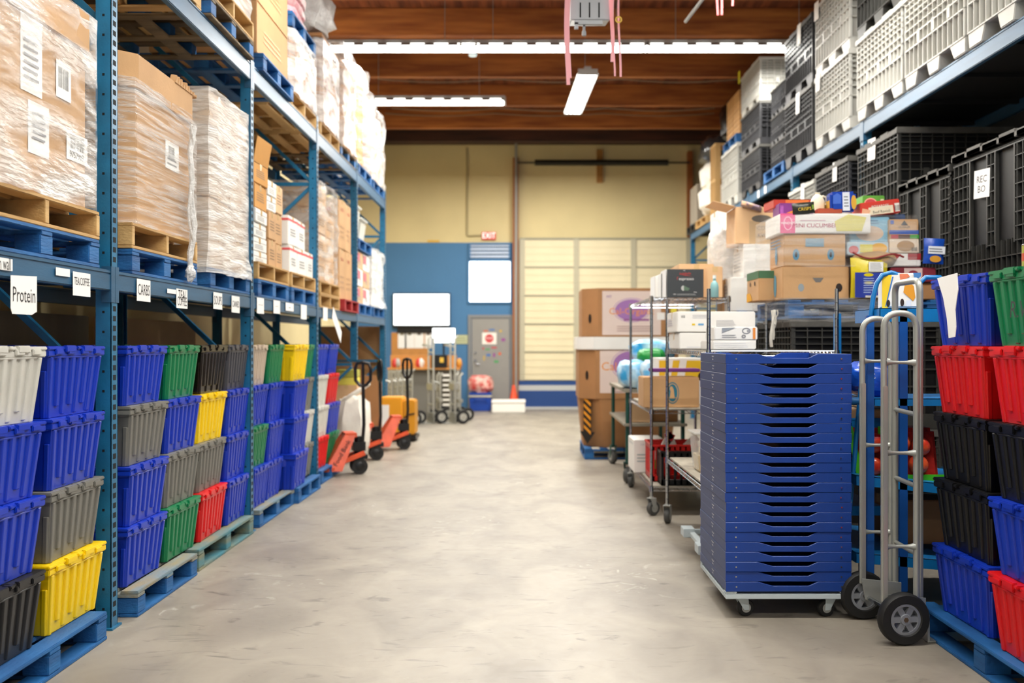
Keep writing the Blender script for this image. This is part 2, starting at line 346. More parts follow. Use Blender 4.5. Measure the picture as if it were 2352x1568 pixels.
g = G(); g.box(rx0-.05, rx1, -.02, .05, HZ(884,YB), HZ(873,YB)); g.box(rx0-.05, rx1, -.06, .05, 0.05, HZ(896,YB)); g.build('dock_leveller', NAVY, rd)
g = G(); g.box(rx0-.05, rx1, -.05, .05, HZ(896,YB), HZ(884,YB)); g.box(rx0-.05, rx1, -.1, .05, 0, .05); g.build('leveller_rail', mat('light_grey_rail', '#b9bbb8', .5), rd)
POST = mat('orange_timber', '#9c5a26', .6, var=.3, vscale=3, stretch=(3,3,.3))
g = G(); g.box(PX(1178,YB), PX(1184,YB), YB-.2, YB, 0, HZ(365,YB)); g.box(PX(1187,YB), PX(1191,YB), YB-.2, YB, 0, HZ(365,YB)); struct(g.build('trim_2', POST))
g = G(); g.tube([(PX(1185.5,YB),YB-.22,.05),(PX(1185.5,YB),YB-.22,HZ(300,YB)),(PX(1165,20),20,HZ(260,20))], .03, 8)
tag(g.build('pipe', GREYP, None, True), 'grey steel pipe rising beside the dock door and bending up to the ceiling', 'pipe')
g = G(); g.box(PX(1577,YB), PX(1588,YB), YB-.2, YB, rz1+.05, HZ(350,YB)); struct(g.build('trim_3', POST))
sp = thing('door_spring_shaft', 'black coiled spring shaft above the cream dock door', 'door spring', (0,YB-.25,HZ(378,YB)))
g = G(); g.cyl((PX(1188,YB),0,0),(PX(1580,YB),0,0),.02,10); g.build('shaft', mat('dark_steel','#3a352c',.5), sp, True)
for a, b in ((1228,1376),(1376,1531)):
    g = G(); xa, xb = PX(a,YB), PX(b,YB); n = 60
    g.lathe([(0,xa)]+[((.06 if k % 2 else .072), xa+(xb-xa)*k/n) for k in range(n+1)]+[(0,xb)], (0,0,0), 'x', 12); g.build('spring', BLACKM, sp, True)
g = G(); g.box(PX(1370,YB), PX(1384,YB), YB-.1, YB, HZ(420,YB), HZ(345,YB))
tag(g.build('wood_plank', mat('golden_plank','#a8752f',.6,var=.2)), 'short golden wood plank mounted upright on the wall behind the black spring', 'plank')
g = G(); g.box(PX(982,YB), PX(1009,YB), YB-.02, YB, HZ(556,YB), HZ(552,YB)); tag(g.build('tape_strip', flat('#d9a916')), 'short yellow tape strip where cream paint meets blue on the wall', 'tape')
# ================================================================ LAMPS
TUBE = mat('fluorescent_tube', '#fffdf6', .3, emit=14)
LWHITE = mat('lamp_white', '#b9b9b6', .5)
def light_fixture():
    t = thing('light_fixture', 'x', 'ceiling light')
    L = 1.21
    g = G(); g.box(-L, L, -.05, .05, .05, .11); g.build('housing', LWHITE, t, bevel=.004)
    g = G()
    for s in (-1, 1): g.hexa([(-L,s*.05,.06),(L,s*.05,.06),(L,s*.15,-.0),(-L,s*.15,-.0),(-L,s*.05,.065),(L,s*.05,.065),(L,s*.155,.005),(-L,s*.155,.005)])
    g.build('reflector', LWHITE, t)
    slot = G()
    for k in range(8):
        x = -1.06+k*.303
        for s in (-1, 1): slot.hexa([(x-.09,s*.085,.0437),(x+.09,s*.085,.0437),(x+.09,s*.105,.031),(x-.09,s*.105,.031),(x-.09,s*.088,.052),(x+.09,s*.088,.052),(x+.09,s*.108,.039),(x-.09,s*.108,.039)])
    slot.build('uplight_slot', mat('slot_glow', '#fffdf6', .4, emit=2.5), t)
    for y in (-.1, -.035, .035, .1):
        g = G(); g.cyl((-L+.03,y,.005),(L-.03,y,.005),.018,10); g.build('tube', TUBE, t, True)
    for s in (-1, 1):
        g = G(); g.box(s*L-.012, s*L+.012, -.14, .14, -.015, .07); g.build('end_cap', LWHITE, t)
        g = G(); g.cyl((s*.8,0,.1),(s*.8,0,1.0),.004,5); g.build('hanging_wire', GREYP, t)
    return t
HL = 5.28
for (x, y, rz, lab) in [
    (PX(880,12.9),12.9,0,'white fluorescent ceiling light at the left end of the long cross-aisle lamp row'),
    (PX(1274,12.9),12.9,.0,'white fluorescent ceiling light in the middle of the long cross-aisle lamp row'),
    (PX(1690,12.9)+.02,12.9,0,'white fluorescent ceiling light ending the long lamp row above the black bins'),
    (PX(985,15.8),15.8,0,'shorter white fluorescent ceiling light on its own behind the wrapped orange boxes'),
    (.86,15.3,PI/2+.04,'lone fluorescent ceiling light hanging lengthwise along the aisle'),
    ]:
    inst('lamp', light_fixture, (x, y, HL), rz, lab)
for (x,y) in [(-1.2,8.3),(1.3,8.3),(3.7,8.3),(-1.2,3.9),(1.3,3.9),(3.7,3.9),(-1.2,-.6),(1.3,-.6),(3.7,-.6)]:
    inst('lamp', light_fixture, (x, y, HL), 0, 'fluorescent ceiling light above the near part of the aisle, outside the frame', 'lamps above the near aisle')
for (x,y,rz) in [(PX(880,12.9),12.9,0),(PX(1274,12.9),12.9,0),(PX(1690,12.9),12.9,0),(PX(985,15.8),15.8,0),(.86,15.3,PI/2),(-1.2,8.3,0),(1.3,8.3,0),(3.7,8.3,0),(-1.2,3.9,0),(1.3,3.9,0),(3.7,3.9,0),(-1.2,-.6,0),(1.3,-.6,0),(3.7,-.6,0),(.9,19,PI/2),(-1.5,18.5,0)]:
    area('tube_and_fill_light', (x,y,HL-.03), (2.35,.26), LAMP_E*(.7 if x < -1 else 1)*(.45 if y < 0 else (1.7 if y > 17 else 1)), (0,0,rz))  # the rearmost pair has no fixture, added to brighten the back wall
# a beam of the long row stays unlit above: small round lamp
g = G(); g.lathe([(0,0),(.055,.0),(.065,.02),(.05,.06),(0,.06)], (PX(1086,14.5),14.5,HZ(129,14.5)), 'z', 16)
o = g.build('round_ceiling_lamp', mat('small_lamp','#cfe2e2',.3,emit=.5), None, True); tag(o, 'small round pale lamp on the ceiling just below the long lamp row', 'lamp')
g = G(); g.cyl((PX(1086,14.5),14.5,HZ(129,14.5)+.06),(PX(1086,14.5),14.5,ZC),.008,6); g.build('stem', GREYP, o)
# sensor box with ribbons
Y = 8.0; x0, x1 = PX(1311,Y), PX(1401,Y); zt, zb = HZ(-20,Y), HZ(58,Y)
sb = thing('junction_box', 'grey slotted metal box hanging from the ceiling with pink ribbons', 'hanging box', (0,Y,0))
g = G(); g.hexa([(x0,0,zb+.04),(x1,0,zb+.04),(x1,.4,zb+.12),(x0,.4,zb+.12),(x0,0,zt),(x1,0,zt),(x1,.4,zt),(x0,.4,zt)]); g.build('housing', mat('box_grey','#8f9295',.45,metal=.4), sb, bevel=.008)
g = G()
for px in (1333,1354,1376): g.box(PX(px-1.6,Y),PX(px+1.6,Y),-.004,.01,HZ(40,Y),HZ(6,Y))
g.build('slot', HOLE, sb)
g = G(); g.box(x0+.03,x1-.06,-.01,.02,zb+.005,zb+.035); g.cyl((PX(1342,Y),.03,zb+.02),(PX(1342,Y),.03,zb-.06),.012,10); g.cyl((PX(1342,Y),.03,zb-.04),(PX(1342,Y),.03,zb-.075),.018,10); g.box(x0+.03,x0+.06,-.01,.02,zb-.03,zb+.02); g.build('bracket', mat('box_grey','#8f9295'), sb)
g = G(); g.box(x0,x0+.03,.1,.13,zt,ZC); g.box(x1-.03,x1,.1,.13,zt,ZC); g.build('hanger', GREYP, sb)
PINK = mat('pink_ribbon', '#f2a9b0', .5)
def ribbon(px, y0, y1, w, lab, Yr=7.95, sway=.01, m=PINK):
    g = G(); n = 14; z0, z1 = HZ(y0,Yr), HZ(y1,Yr)
    for i in range(n):
        a, b = i/n, (i+1)/n
        f = lambda t: (PX(px,Yr)+sway*math.sin(t*5+px), Yr+sway*math.cos(t*4+px))
        (xa,ya),(xb,yb) = f(a), f(b); za, zb2 = z0+(z1-z0)*a, z0+(z1-z0)*b
        g.hexa([(xb-w/2,yb,zb2),(xb+w/2,yb,zb2),(xb+w/2,yb+.002,zb2),(xb-w/2,yb+.002,zb2),(xa-w/2,ya,za),(xa+w/2,ya,za),(xa+w/2,ya+.002,za),(xa-w/2,ya+.002,za)])
    tag(g.build('ribbon', m), lab, 'ribbon')
ribbon(1303,-60,194,.03,'wide pink ribbon hanging longest from the left side of the slotted box')
ribbon(1309,-60,178,.014,'narrow pale ribbon hanging beside the longest pink ribbon')
ribbon(1405,-60,142,.03,'wide pink ribbon hanging from the right side of the slotted box')
ribbon(1410,-60,174,.014,'narrow pink ribbon hanging just right of the wide one by the slotted box')
ribbon(1423,-60,176,.016,'thin pink ribbon hanging beside the round yellow tag')
for px, lab in ((1648,'left of two pink ribbons hanging at the top of the ceiling'),(1656,'right of two pink ribbons hanging at the top of the ceiling'),(1682,'short lone pink ribbon near the pair of ceiling ribbons')):
    Yr = 9; ribbon(px, -160, 34 if px < 1680 else 14, .02, lab, Yr, m=mat('dark_pink','#d0686a',.5))
g = G(); g.oval((PX(1421,7.9),7.9,HZ(45,7.9)),(1,0,0),(0,0,1),.028,.028,0,20,.016,.016); tag(g.build('round_tag', flat('#d8b13a')), 'round yellow tag beside the hanging slotted box', 'tag')
# sprinkler strut
g = G(); g.tube([(PX(1620,9.5),9.5,HZ(-10,9.5)),(PX(1590,9.5),9.9,HZ(50,9.9))], .018, 8); tag(g.build('ceiling_strut', GREYP, None, True), 'short grey slanting metal strut under the ceiling above the right side', 'strut')
# loose cables along beams
for i, (py, Yc, px0, px1, lab) in enumerate([(184,16.0,870,1700,'thin cable sagging along the beam above the lone aisle lamp'),(262,19.8,885,1640,'thin pale cable sagging along the last timber beam'),(250,17.9,900,1640,'thin cable running under the beam behind the second lamp row'),(322,21.8,885,1620,'dark cable running along the top of the cream back wall')]):
    g = G(); n = 24; g.tube([(PX(px0+(px1-px0)*k/n,Yc), Yc-.06, HZ(py,Yc)-.05*math.sin(PI*((k*3) % n)/n)) for k in range(n+1)], .011, 5)
    tag(g.build('ceiling_cable', mat('cable_%d' % (i == 3), '#8d7a62' if i != 3 else '#2a211b', .6), None, True), lab, 'cable')
# ================================================================ PALLETS
def pallet_maker(kind, L=1.0, D=1.0, H=.14):
    """local: X depth centred, Y length along the aisle centred, z from 0"""
    def mk():
        t = thing('pallet', 'x', 'pallet'); top, blk = {'blue':(WOODB,WOODB),'natural':(WOODN,WOODN),'teal':(WOODT,WOODT),'mixed':(mat('pallet_wood_grey_brown','#8a7658',.75,var=.4,vscale=6,bump=.3,bscale=50,stretch=(.3,1,2),col2='#5c4c38'),WOODB),'worn':(WOODBT,WOODB),'red':(WOODR,WOODR),'black':(mat('black_plastic','#18181a',.5),)*2}[kind]
        rr = random.Random(len(PROTO)+3)
        g = G(); n = 7; w = .095
        for i in range(n):   # deck boards across, running along the aisle
            x = -D/2+w/2+i*(D-w)/(n-1); e = rr.uniform(0,.006)
            g.box(x-w/2, x+w/2, -L/2+e, L/2-e, H-.018, H)
        g.build('top_deck', top, t, bevel=.003)
        if kind == 'natural':
            for y in (-L/2+.02, 0, L/2-.02):
                g = G(); g.box(-D/2, D/2, y-.019, y+.019, .018, H-.018); g.build('stringer', blk, t, bevel=.002)
            g = G()
            for i in range(5):
                x = -D/2+w/2+i*(D-w)/4; g.box(x-w/2, x+w/2, -L/2, L/2, 0, .018)
            g.build('bottom_deck', top, t, bevel=.003)
        else:
            for y in (-L/2+.05, 0, L/2-.05): g = G(); g.box(-D/2, D/2, y-.05, y+.05, H-.036, H-.018); g.build('stringer_board', top, t, bevel=.002)
            for y in (-L/2+.06, 0, L/2-.06):
                for x in (-D/2+.06, 0, D/2-.06):
                    g = G(); g.box(x-.058, x+.058, y-.058, y+.058, .018, H-.036); g.build('block', blk, t, bevel=.004)
            g = G()
            for y in (-L/2+.05, 0, L/2-.05): g.box(-D/2+.1, D/2-.1, y-.05, y+.05, 0.001, .017)
            for x in (-D/2+.05, 0, D/2-.05): g.box(x-.05, x+.05, -L/2, L/2, 0, .018)
            g.build('bottom_deck', top if kind == 'mixed' else blk, t, bevel=.003)
        return t
    return mk
def pallet(kind, x, y, z, label, rz=0, L=1.0, D=1.0, group=None):
    return inst(('pallet',kind,L,D), pallet_maker(kind,L,D), (x,y,z), rz, label, group)
# ================================================================ RACKS
def rack(name, label, xf, side, ys, levels, depth=1.07, rear_levels=True, ztop=4.6, deck=False):
    """xf: x of the aisle face; side -1 = rack extends to -x"""
    t = thing(name, label, 'rack', (0,0,0)); s = side
    for y in ys:
        for k, xx in enumerate((xf, xf+s*(depth-.08))):
            a, b = sorted((xx, xx+s*.08)); ya, yb = y-.08, y
            g = G(); th = .004
            fx = (xx if k == 0 else xx+s*.08); fx2 = fx+s*th*(1 if k == 0 else -1)
            zs = 1.26 if (k == 0 and s < 0 and abs(y-12.7) < .01) else 0   # this post is cut off above the floor
            g.box(min(fx,fx2), max(fx,fx2), ya, yb, zs, ztop); g.box(a, b, ya, ya+th, zs, ztop); g.box(a, b, yb-th, yb, zs, ztop)
            if k == 0:
                z = .06+zs
                while z < ztop-.05:
                    e = fx-s*.0008
                    g.box(min(e,fx), max(e,fx), ya+.022, ya+.058, z, z+.027, 1); z += .0508
                z = .1+zs
                while z < ztop-.05:
                    g.box((a+b)/2-.006, (a+b)/2+.006, ya-.0008, ya, z, z+.012, 1); z += .1016
            p = g.build('post', [RACKB, HOLE], t)
            if not zs: g = G(); g.box(a-.015, b+.015, ya-.02, yb+.02, 0, .01); g.build('foot_plate', RACKB, p)
        z0s = [.25, 1.2, 2.15, 3.1, 4.05]
        xa, xb = xf+s*.07, xf+s*(depth-.07)
        for i in range(4):
            g = G(); c = y-.04
            g.bar((xa,c,z0s[i]),(xb,c,z0s[i]),.035,.035)
            A, B = ((xa,c,z0s[i]+.03),(xb,c,z0s[i+1]-.03)) if i % 2 else ((xb,c,z0s[i]+.03),(xa,c,z0s[i+1]-.03))
            g.bar(A, B, .035, .035); g.build('brace', RACKB, t)
    for i in range(len(ys)-1):
        for zb, zt in levels:
            for k in (0, 1):
                if k and not rear_levels: continue
                y0, y1 = ys[i]+.002, ys[i+1]-.082
                xx = xf if k == 0 else xf+s*(depth-.05)
                a, b = sorted((xx, xx+s*.045)); g = G()
                g.box(a, b, y0, y1, zb, zt-.02); st = sorted((xx, xx+s*.025)) if k == 0 else sorted((xx+s*.02, xx+s*.045))
                g.box(st[0], st[1], y0, y1, zt-.02, zt)
                m = g.build('beam', BEAMB, t, bevel=.005)
                for yy, y3 in (((y0,y0+.006),(y0-.04,y0+.006)),((y1-.006,y1),(y1-.006,y1+.04))):
                    g = G(); g.box(a-.002, b+.002, yy[0], yy[1], zb-.06, zt+.02)
                    e = xx-s*.004 if k == 0 else xx+s*.049; q = sorted((e, e+s*.003 if k == 0 else e-s*.003)); g.box(q[0], q[1], y3[0], y3[1], zb-.06, zt+.02)
                    g.build('connector', BEAMB, m)
    if deck:  # black panels added to block bounced light and keep the bays below dark
        for i in range(len(ys)-1):
            for zb, zt in levels:
                a_, b_ = sorted((xf+s*.05, xf+s*(depth-.055))); g = G(); g.box(a_, b_, ys[i]+.01, ys[i+1]-.09, zt-.035, zt-.022)
                n = 5
                for k in range(n): yy = ys[i]+.1+(ys[i+1]-ys[i]-.3)*k/(n-1); g.box(a_, b_, yy-.02, yy+.02, zt-.07, zt-.035)
                g.build('shade_panel', mat('shade_panel_black','#0c0b0a',.7), t)
    return t
XF = -2.117
LB, LT, UB, UT = 1.74, 1.845, 3.51, 3.65
LYS = [2.63, 5.19, 7.80, 10.26, 12.7, 15.27]
rack('pallet_rack', 'long blue steel pallet rack along the left side of the aisle', XF, -1, LYS, [(LB,LT),(UB,UT)], ztop=3.8)
XG = 3.28
RYS = [6.0, 9.70, 12.22, 14.6, 17.0, 19.6]
rack('pallet_rack', 'long blue steel pallet rack along the right side, holding plastic bulk bins', XG, 1, RYS, [(1.74,1.845),(3.49,3.62)], ztop=3.8, deck=True)  # deck turns on the added shade panels
# signs on the lower left beam
def sheet(px, py0, py1, w, txts, lab, X=XF-(-.006), col=PAPER, rx=0, ripped=False, size=None, Yc=None):
    """paper sheet hanging on an aisle-facing beam; px = middle column in the photo"""
    Yc = Yc or (X)*F/(px-CX); z1, z0 = HZ(py0,Yc), HZ(py1,Yc); h = z1-z0
    t = thing('paper_sign', lab, 'sign', (X, Yc, z1)); g = G(); n = 5
    if ripped: poly = [(-w/2,0),(w/2,.01),(w/2,-h*.9),(w*.3,-h),(-w*.44,-h),(-w/2,-h*.85)]
    else: poly = [(-w/2,0),(w/2,0),(w/2,-h),(-w/2,-h)]
    # local: width along y (far = +y), sheet thickness in x
    g.prism([(p[0],p[1]) for p in poly], 'x', 0.0, .0015); g.build('sheet', col, t)
    if txts:
        g = G()
        for s, v, sz in txts:
            sz *= 1.45; tw = max(q[0] for q in text_mesh(s)[0])*2*sz; g.text(s, sz, (.0022, 0, -h*v), (0,1,0), (0,0,1), wide=min(.78, .86*w/tw))
        g.build('lettering', INK, t)
    return t
XS = XF+.006
def sgn(px0, px1, y0, y1, txts, lab, **k):
    w = abs(XS*F/(px1-CX)-XS*F/(px0-CX)); Yc = (XS*F/(px1-CX)+XS*F/(px0-CX))/2
    return sheet((px0+px1)/2, y0, y1, w, txts, lab, XS, Yc=Yc, **k)
sgn(24,84,636,722,[('Protein',.5,.062)],'torn white paper with handwritten Protein hanging under the lower blue beam',ripped=True)
sgn(-40,28,590,618,[('4" from wall',.5,.05)],'small pale label reading 4" from wall on the nearest blue beam')
sgn(167,207,626,680,[('TEA/COFFEE',.4,.036)],'white paper sign reading TEA/COFFEE left of the big upright')
sgn(314,345,642,692,[('CARBS',.5,.06)],'white paper sign reading CARBS on the lower blue beam')
sgn(405,430,664,708,[('TEA/',.34,.06),('COFFEE',.66,.055)],'white paper sign reading TEA/ COFFEE on two lines')
sgn(490,510,672,710,[('SOUPS',.5,.06)],'white paper sign reading SOUPS on the lower blue beam')
sgn(532,550,680,718,[('CANNED',.5,.045)],'small paper sign just before the second blue upright')
sgn(590,606,684,720,[('- - - -',.4,.05)],'narrow paper sign just past the second upright')
sgn(628,643,690,720,[('- - -',.4,.05)],'second narrow paper sign past the second upright')
sgn(656,674,696,714,[('----',.5,.05)],'short white label on the beam before the third upright')
sgn(691,704,700,733,None,'narrow blank paper sign just before the third upright')
sgn(742,752,706,736,None,'thin paper sign just past the third upright')
o = sgn(764,786,734,763,None,'cream paper slip hanging askew from the beam past the third upright'); o.rotation_euler.x = -.5
sgn(128,160,616,634,[],'long whitish sticker on the nearest blue beam left of TEA/COFFEE')
sgn(384,404,664,674,[],'small pale sticker between the CARBS and TEA/ COFFEE signs')
# ================================================================ TOTES
RIBF = [-.235,-.18,-.12,-.06,0,.06,.12,.18,.235]
def tote_maker(color, lidded=True):
    def mk():
        m = tote_mat(color); t = thing('storage_tote', 'x', 'tote')
        H = .295; bx, by, tx, ty = .165, .238, .193, .273    # half sizes (x depth, y along aisle)
        g = G(); g.frus(bx, by, 0, tx, ty, H, cx=0, cy=0)
        def wallpt(u, z, face):   # u in -1..1 across
            k = z/H; X = bx+(tx-bx)*k; Y = by+(ty-by)*k
            return {'+x': (X, u*Y), '-x': (-X, u*Y), '+y': (u*X, Y), '-y': (u*X, -Y)}[face]
        def rib(u, w, face, z0, z1, d):
            n = {'+x': (1,0), '-x': (-1,0), '+y': (0,1), '-y': (0,-1)}[face]; pts = []
            for z in (z0, z1):
                xa, ya = wallpt(u-w, z, face); xb, yb = wallpt(u+w, z, face); dd = d if z > .02 else d*.7
                pts += [(xa-n[0]*.003,ya-n[1]*.003,z),(xb-n[0]*.003,yb-n[1]*.003,z),(xb+n[0]*dd-(xb-xa)*.12,yb+n[1]*dd-(yb-ya)*.12,z),(xa+n[0]*dd+(xb-xa)*.12,ya+n[1]*dd+(yb-ya)*.12,z)]
            g.hexa(pts)
        for f in ('+x', '-x'):
            for i, u in enumerate((-.93,-.66,-.40,-.13,.13,.40,.66,.93)):
                z0 = .0 if i in (0,7) else (.05 if i % 2 else .012)
                rib(u, .075 if i not in (0,7) else .06, f, z0, H-.03, .011)
            rib(0, .985, f, H-.035, H-.025, .012)
        for f in ('+y', '-y'):
            for u in (-.9,-.5,.5,.9): rib(u, .08, f, .0, H-.09, .01)
            rib(0, .6, f, H-.095, H-.02, .022); rib(0, .97, f, H-.035, H-.025, .012)
        g.build('body', m, t, bevel=.003, seg=1)
        g = G(); ox, oy = .203, .293
        g.box(-ox, ox, -oy, oy, H-.028, H)
        for s in (-1, 1):
            for y in (-.2,-.08,.06,.2): g.box(s*(ox+.004)-.006, s*(ox+.004)+.006, y-.035, y+.035, H-.02, H+.006)
        g.build('rim', m, t, bevel=.004)
        for s in (-1, 1):
            g = G(); a, b = sorted((0.0, s*(oy+.003)))
            g.box(-ox-.003, ox+.003, a, b, H, H+.016)
            for k in range(4):   # interlocking fingers
                xx = -ox+.04+k*.105+(.02 if s > 0 else 0); q = sorted((0, -s*.03)); g.box(xx, xx+.045, q[0], q[1], H+.002, H+.018)
            for q in (-1, 1): g.box(q*ox-.012, q*ox+.012, s*.09-.05 if s > 0 else -.09-.05, s*.09+.05 if s > 0 else -.09+.05, H-.01, H+.02)
            g.build('lid_flap', m, t, bevel=.004)
        return t
    return mk
def tote(color, x, y, z, label, rz=0, scale=None, group=None):
    return inst(('tote',color), tote_maker(color), (x,y,z), rz, label, group, scale)
TP = .3285
def stack(cols, x, y, desc, z0=.142, rz=0, scale=None, jit=.008):
    n = len(cols); zz = z0; k = (scale or (1,1,1))[2]
    for i, c in enumerate(reversed(cols)):
        j = n-1-i
        pos = 'bottom' if i == 0 else ['top','second','third','fourth'][j]
        nm = {'clear':'translucent white','smoky':'smoky dark brown'}.get(c, c)
        tote(c, x+R.uniform(-jit,jit), y+R.uniform(-jit,jit), zz, f'{nm} tote, {pos} in the stack {desc}', rz+R.uniform(-.02,.02), scale)
        zz += (TP if scale is None else TP*k)
XT = -2.13-.207
TH = (1,1,TP/.3115)
def lstack(cols, y, desc, x=XT, sy=1.0): stack(cols, x, y, desc, scale=(1, sy, TH[2]))
# TP includes the scale already
def _fix():
    global TP
    TP = .3115
_fix()
lstack(['clear','blue','blue','black'], 4.12, 'nearest the left picture edge', x=XT+.02)
lstack(['blue','blue','grey','yellow'], 4.75, 'just before the big left upright', x=XT+.015)
lstack(['blue','grey','blue','blue'], 5.66, 'just past the big left upright', x=XT+.01)
lstack(['green','blue','grey','green'], 6.275, 'second past the big left upright')
lstack(['smoky','yellow','grey','red'], 6.88, 'third past the big left upright')
lstack(['dark grey','blue','blue','blue'], 7.47, 'just before the second left upright', sy=.93)
lstack(['beige','blue','green','blue'], 8.11, 'just past the second left upright', sy=.82)
lstack(['green','blue','blue','blue'], 8.62, 'second past the second left upright', sy=.82)
lstack(['yellow','blue','blue','blue'], 9.25, 'jutting out before the third left upright', x=XT+.08)
lstack(['green','grey','clear','grey'], 9.86, 'just before the third left upright')
lstack(['blue','clear','clear','red'], 10.62, 'just past the third left upright')
lstack(['blue','red','blue','green'], 11.25, 'last before the orange pallet jacks')
# second row glimpsed behind the near stacks
for y, c, d in ((4.3,['blue','blue','blue','blue'],'behind the one nearest the left picture edge'),(4.95,['blue','blue','blue','blue'],'behind the one with a yellow bottom tote'),(5.9,['blue','green','blue','blue'],'in the back row past the big upright')):
    stack(c, XT-.44, y, d, scale=TH)
pallet('blue', -2.53, 4.40, 0, 'blue pallet on the floor under the yellow and black totes', L=1.1, D=.92)
pallet('worn', -2.50, 5.83, 0, 'worn blue pallet on the floor just past the big left upright', L=.98, D=.86)
pallet('teal', -2.55, 7.06, 0, 'weathered teal pallet on the floor under the red tote', D=.92, L=1.3)
pallet('worn', -2.55, 8.52, 0, 'worn blue pallet on the floor past the second left upright', L=1.2, D=.9)
pallet('blue', -2.52, 9.62, 0, 'blue pallet on the floor under the jutting tote stack', L=1.0, D=.92)
pallet('blue', -2.55, 10.95, 0, 'blue pallet on the floor under the red and green totes', L=1.2, D=.9)
# ================================================================ BOXES
def vary(c, a=.05): return c
def printmesh(prints, w, d, h, parent):
    """prints on a box centred in x/y, from z=0; faces F(-y) L(-x) R(+x) T(+z)"""
    fr = {'F': (lambda u,v,e: (-w/2+u*w, -d/2-e, v*h), (1,0,0), (0,0,1), w, h), 'L': (lambda u,v,e: (-w/2-e, d/2-u*d, v*h), (0,-1,0), (0,0,1), d, h),
          'R': (lambda u,v,e: (w/2+e, -d/2+u*d, v*h), (0,1,0), (0,0,1), d, h), 'T': (lambda u,v,e: (-w/2+u*w, -d/2+v*d, h+e), (1,0,0), (0,1,0), w, d)}
    by = {}
    for i, p in enumerate(prints):
        f = fr[p[1]]; e = .001+.0006*i; W_, H_ = f[3], f[4]
        key = 'lettering' if p[0] == 'text' else 'print'
        g, ms = by.setdefault(key, (G(), []))
        if p[-1] not in ms: ms.append(p[-1])
        mi = ms.index(p[-1])
        if p[0] == 'rect': _, _, u0, v0, u1, v1, c = p; g.quad(f[0]((u0+u1)/2,(v0+v1)/2,e), f[1], f[2], (u1-u0)*W_, (v1-v0)*H_, mi)
        elif p[0] == 'oval': _, _, u, v, a, b, c = p; g.oval(f[0](u,v,e), f[1], f[2], a*W_, b*H_, mi)
        elif p[0] == 'ring': _, _, u, v, a, b, c = p; g.oval(f[0](u,v,e), f[1], f[2], a*W_, b*H_, mi, 24, a*W_-.008, b*H_-.008)
        elif p[0] == 'poly': _, _, pts, c = p; g.add([f[0](q[0],q[1],e) for q in pts], [tuple(range(len(pts)))], mi)
        elif p[0] == 'text': _, _, u, v, sz, s, c = p; g.text(s, sz*H_, f[0](u,v,e), f[1], f[2], mi)
        elif p[0] == 'bars':
            _, _, u, v, a, b, c = p; rr = random.Random(3); n = 14
            for k in range(n): g.quad(f[0](u+(k/n-.5)*a, v, e), f[1], f[2], a*W_/n*rr.uniform(.2,.7), b*H_, mi)
        elif p[0] == 'lines':
            _, _, u0, v0, u1, v1, n, c = p; rr = random.Random(5)
            for k in range(n):
                vv = v1-(v1-v0)*(k+.5)/n; q = u0+(u1-u0)*rr.uniform(.6,1); g.quad(f[0]((u0+q)/2,vv,e), f[1], f[2], (q-u0)*W_, (v1-v0)*H_/n*.35, mi)
    for key, (g, ms) in by.items():
        g.keep = 1; g.build(key, [flat(x) if isinstance(x, str) else x for x in ms], parent)
def box(name, label, cat, cx, cy, z, w, d, h, m=CARD, rz=0, prints=(), tape='T', group=None, flaps=None, bev=.006, rx=0, ry=0):
    """w along x, d along y"""
    t = thing(name, label, cat, (cx,cy,z), rz, group); t.rotation_euler = (rx, ry, rz)
    g = G(); g.box(-w/2, w/2, -d/2, d/2, 0, h); g.build('body', m, t, bevel=min(bev, h*.2))
    if tape:
        g = G()
        if tape == 'T': g.box(-.025, .025, -d/2-.0008, d/2+.0008, h-.05 if h > .08 else h*.5, h+.001) if w < d else g.box(-w/2-.0008, w/2+.0008, -.025, .025, h-.05 if h > .08 else h*.5, h+.001)
        g.build('tape', TAPE, t)
    if flaps:   # open flaps: list of (side, angle)
        for sd, a in flaps:
            g = G(); L = .5*(d if sd in 'FB' else w); ca, sa = math.cos(a), math.sin(a); q = .004
            if sd in 'LR':
                s = -1 if sd == 'L' else 1; L = min(w,d)*.5
                g.hexa([(s*w/2,-d/2,h),(s*w/2,d/2,h),(s*(w/2+L*ca),d/2,h+L*sa),(s*(w/2+L*ca),-d/2,h+L*sa),(s*w/2-q*s,-d/2,h+q),(s*w/2-q*s,d/2,h+q),(s*(w/2+L*ca)-q*s,d/2,h+L*sa+q),(s*(w/2+L*ca)-q*s,-d/2,h+L*sa+q)])
            else:
                s = -1 if sd == 'F' else 1; L = min(w,d)*.5
                g.hexa([(-w/2,s*d/2,h),(w/2,s*d/2,h),(w/2,s*(d/2+L*ca),h+L*sa),(-w/2,s*(d/2+L*ca),h+L*sa),(-w/2,s*d/2-q*s,h+q),(w/2,s*d/2-q*s,h+q),(w/2,s*(d/2+L*ca)-q*s,h+L*sa+q),(-w/2,s*(d/2+L*ca)-q*s,h+L*sa+q)])
            g.build('flap', m, t)
    if prints: printmesh(prints, w, d, h, t)
    return t
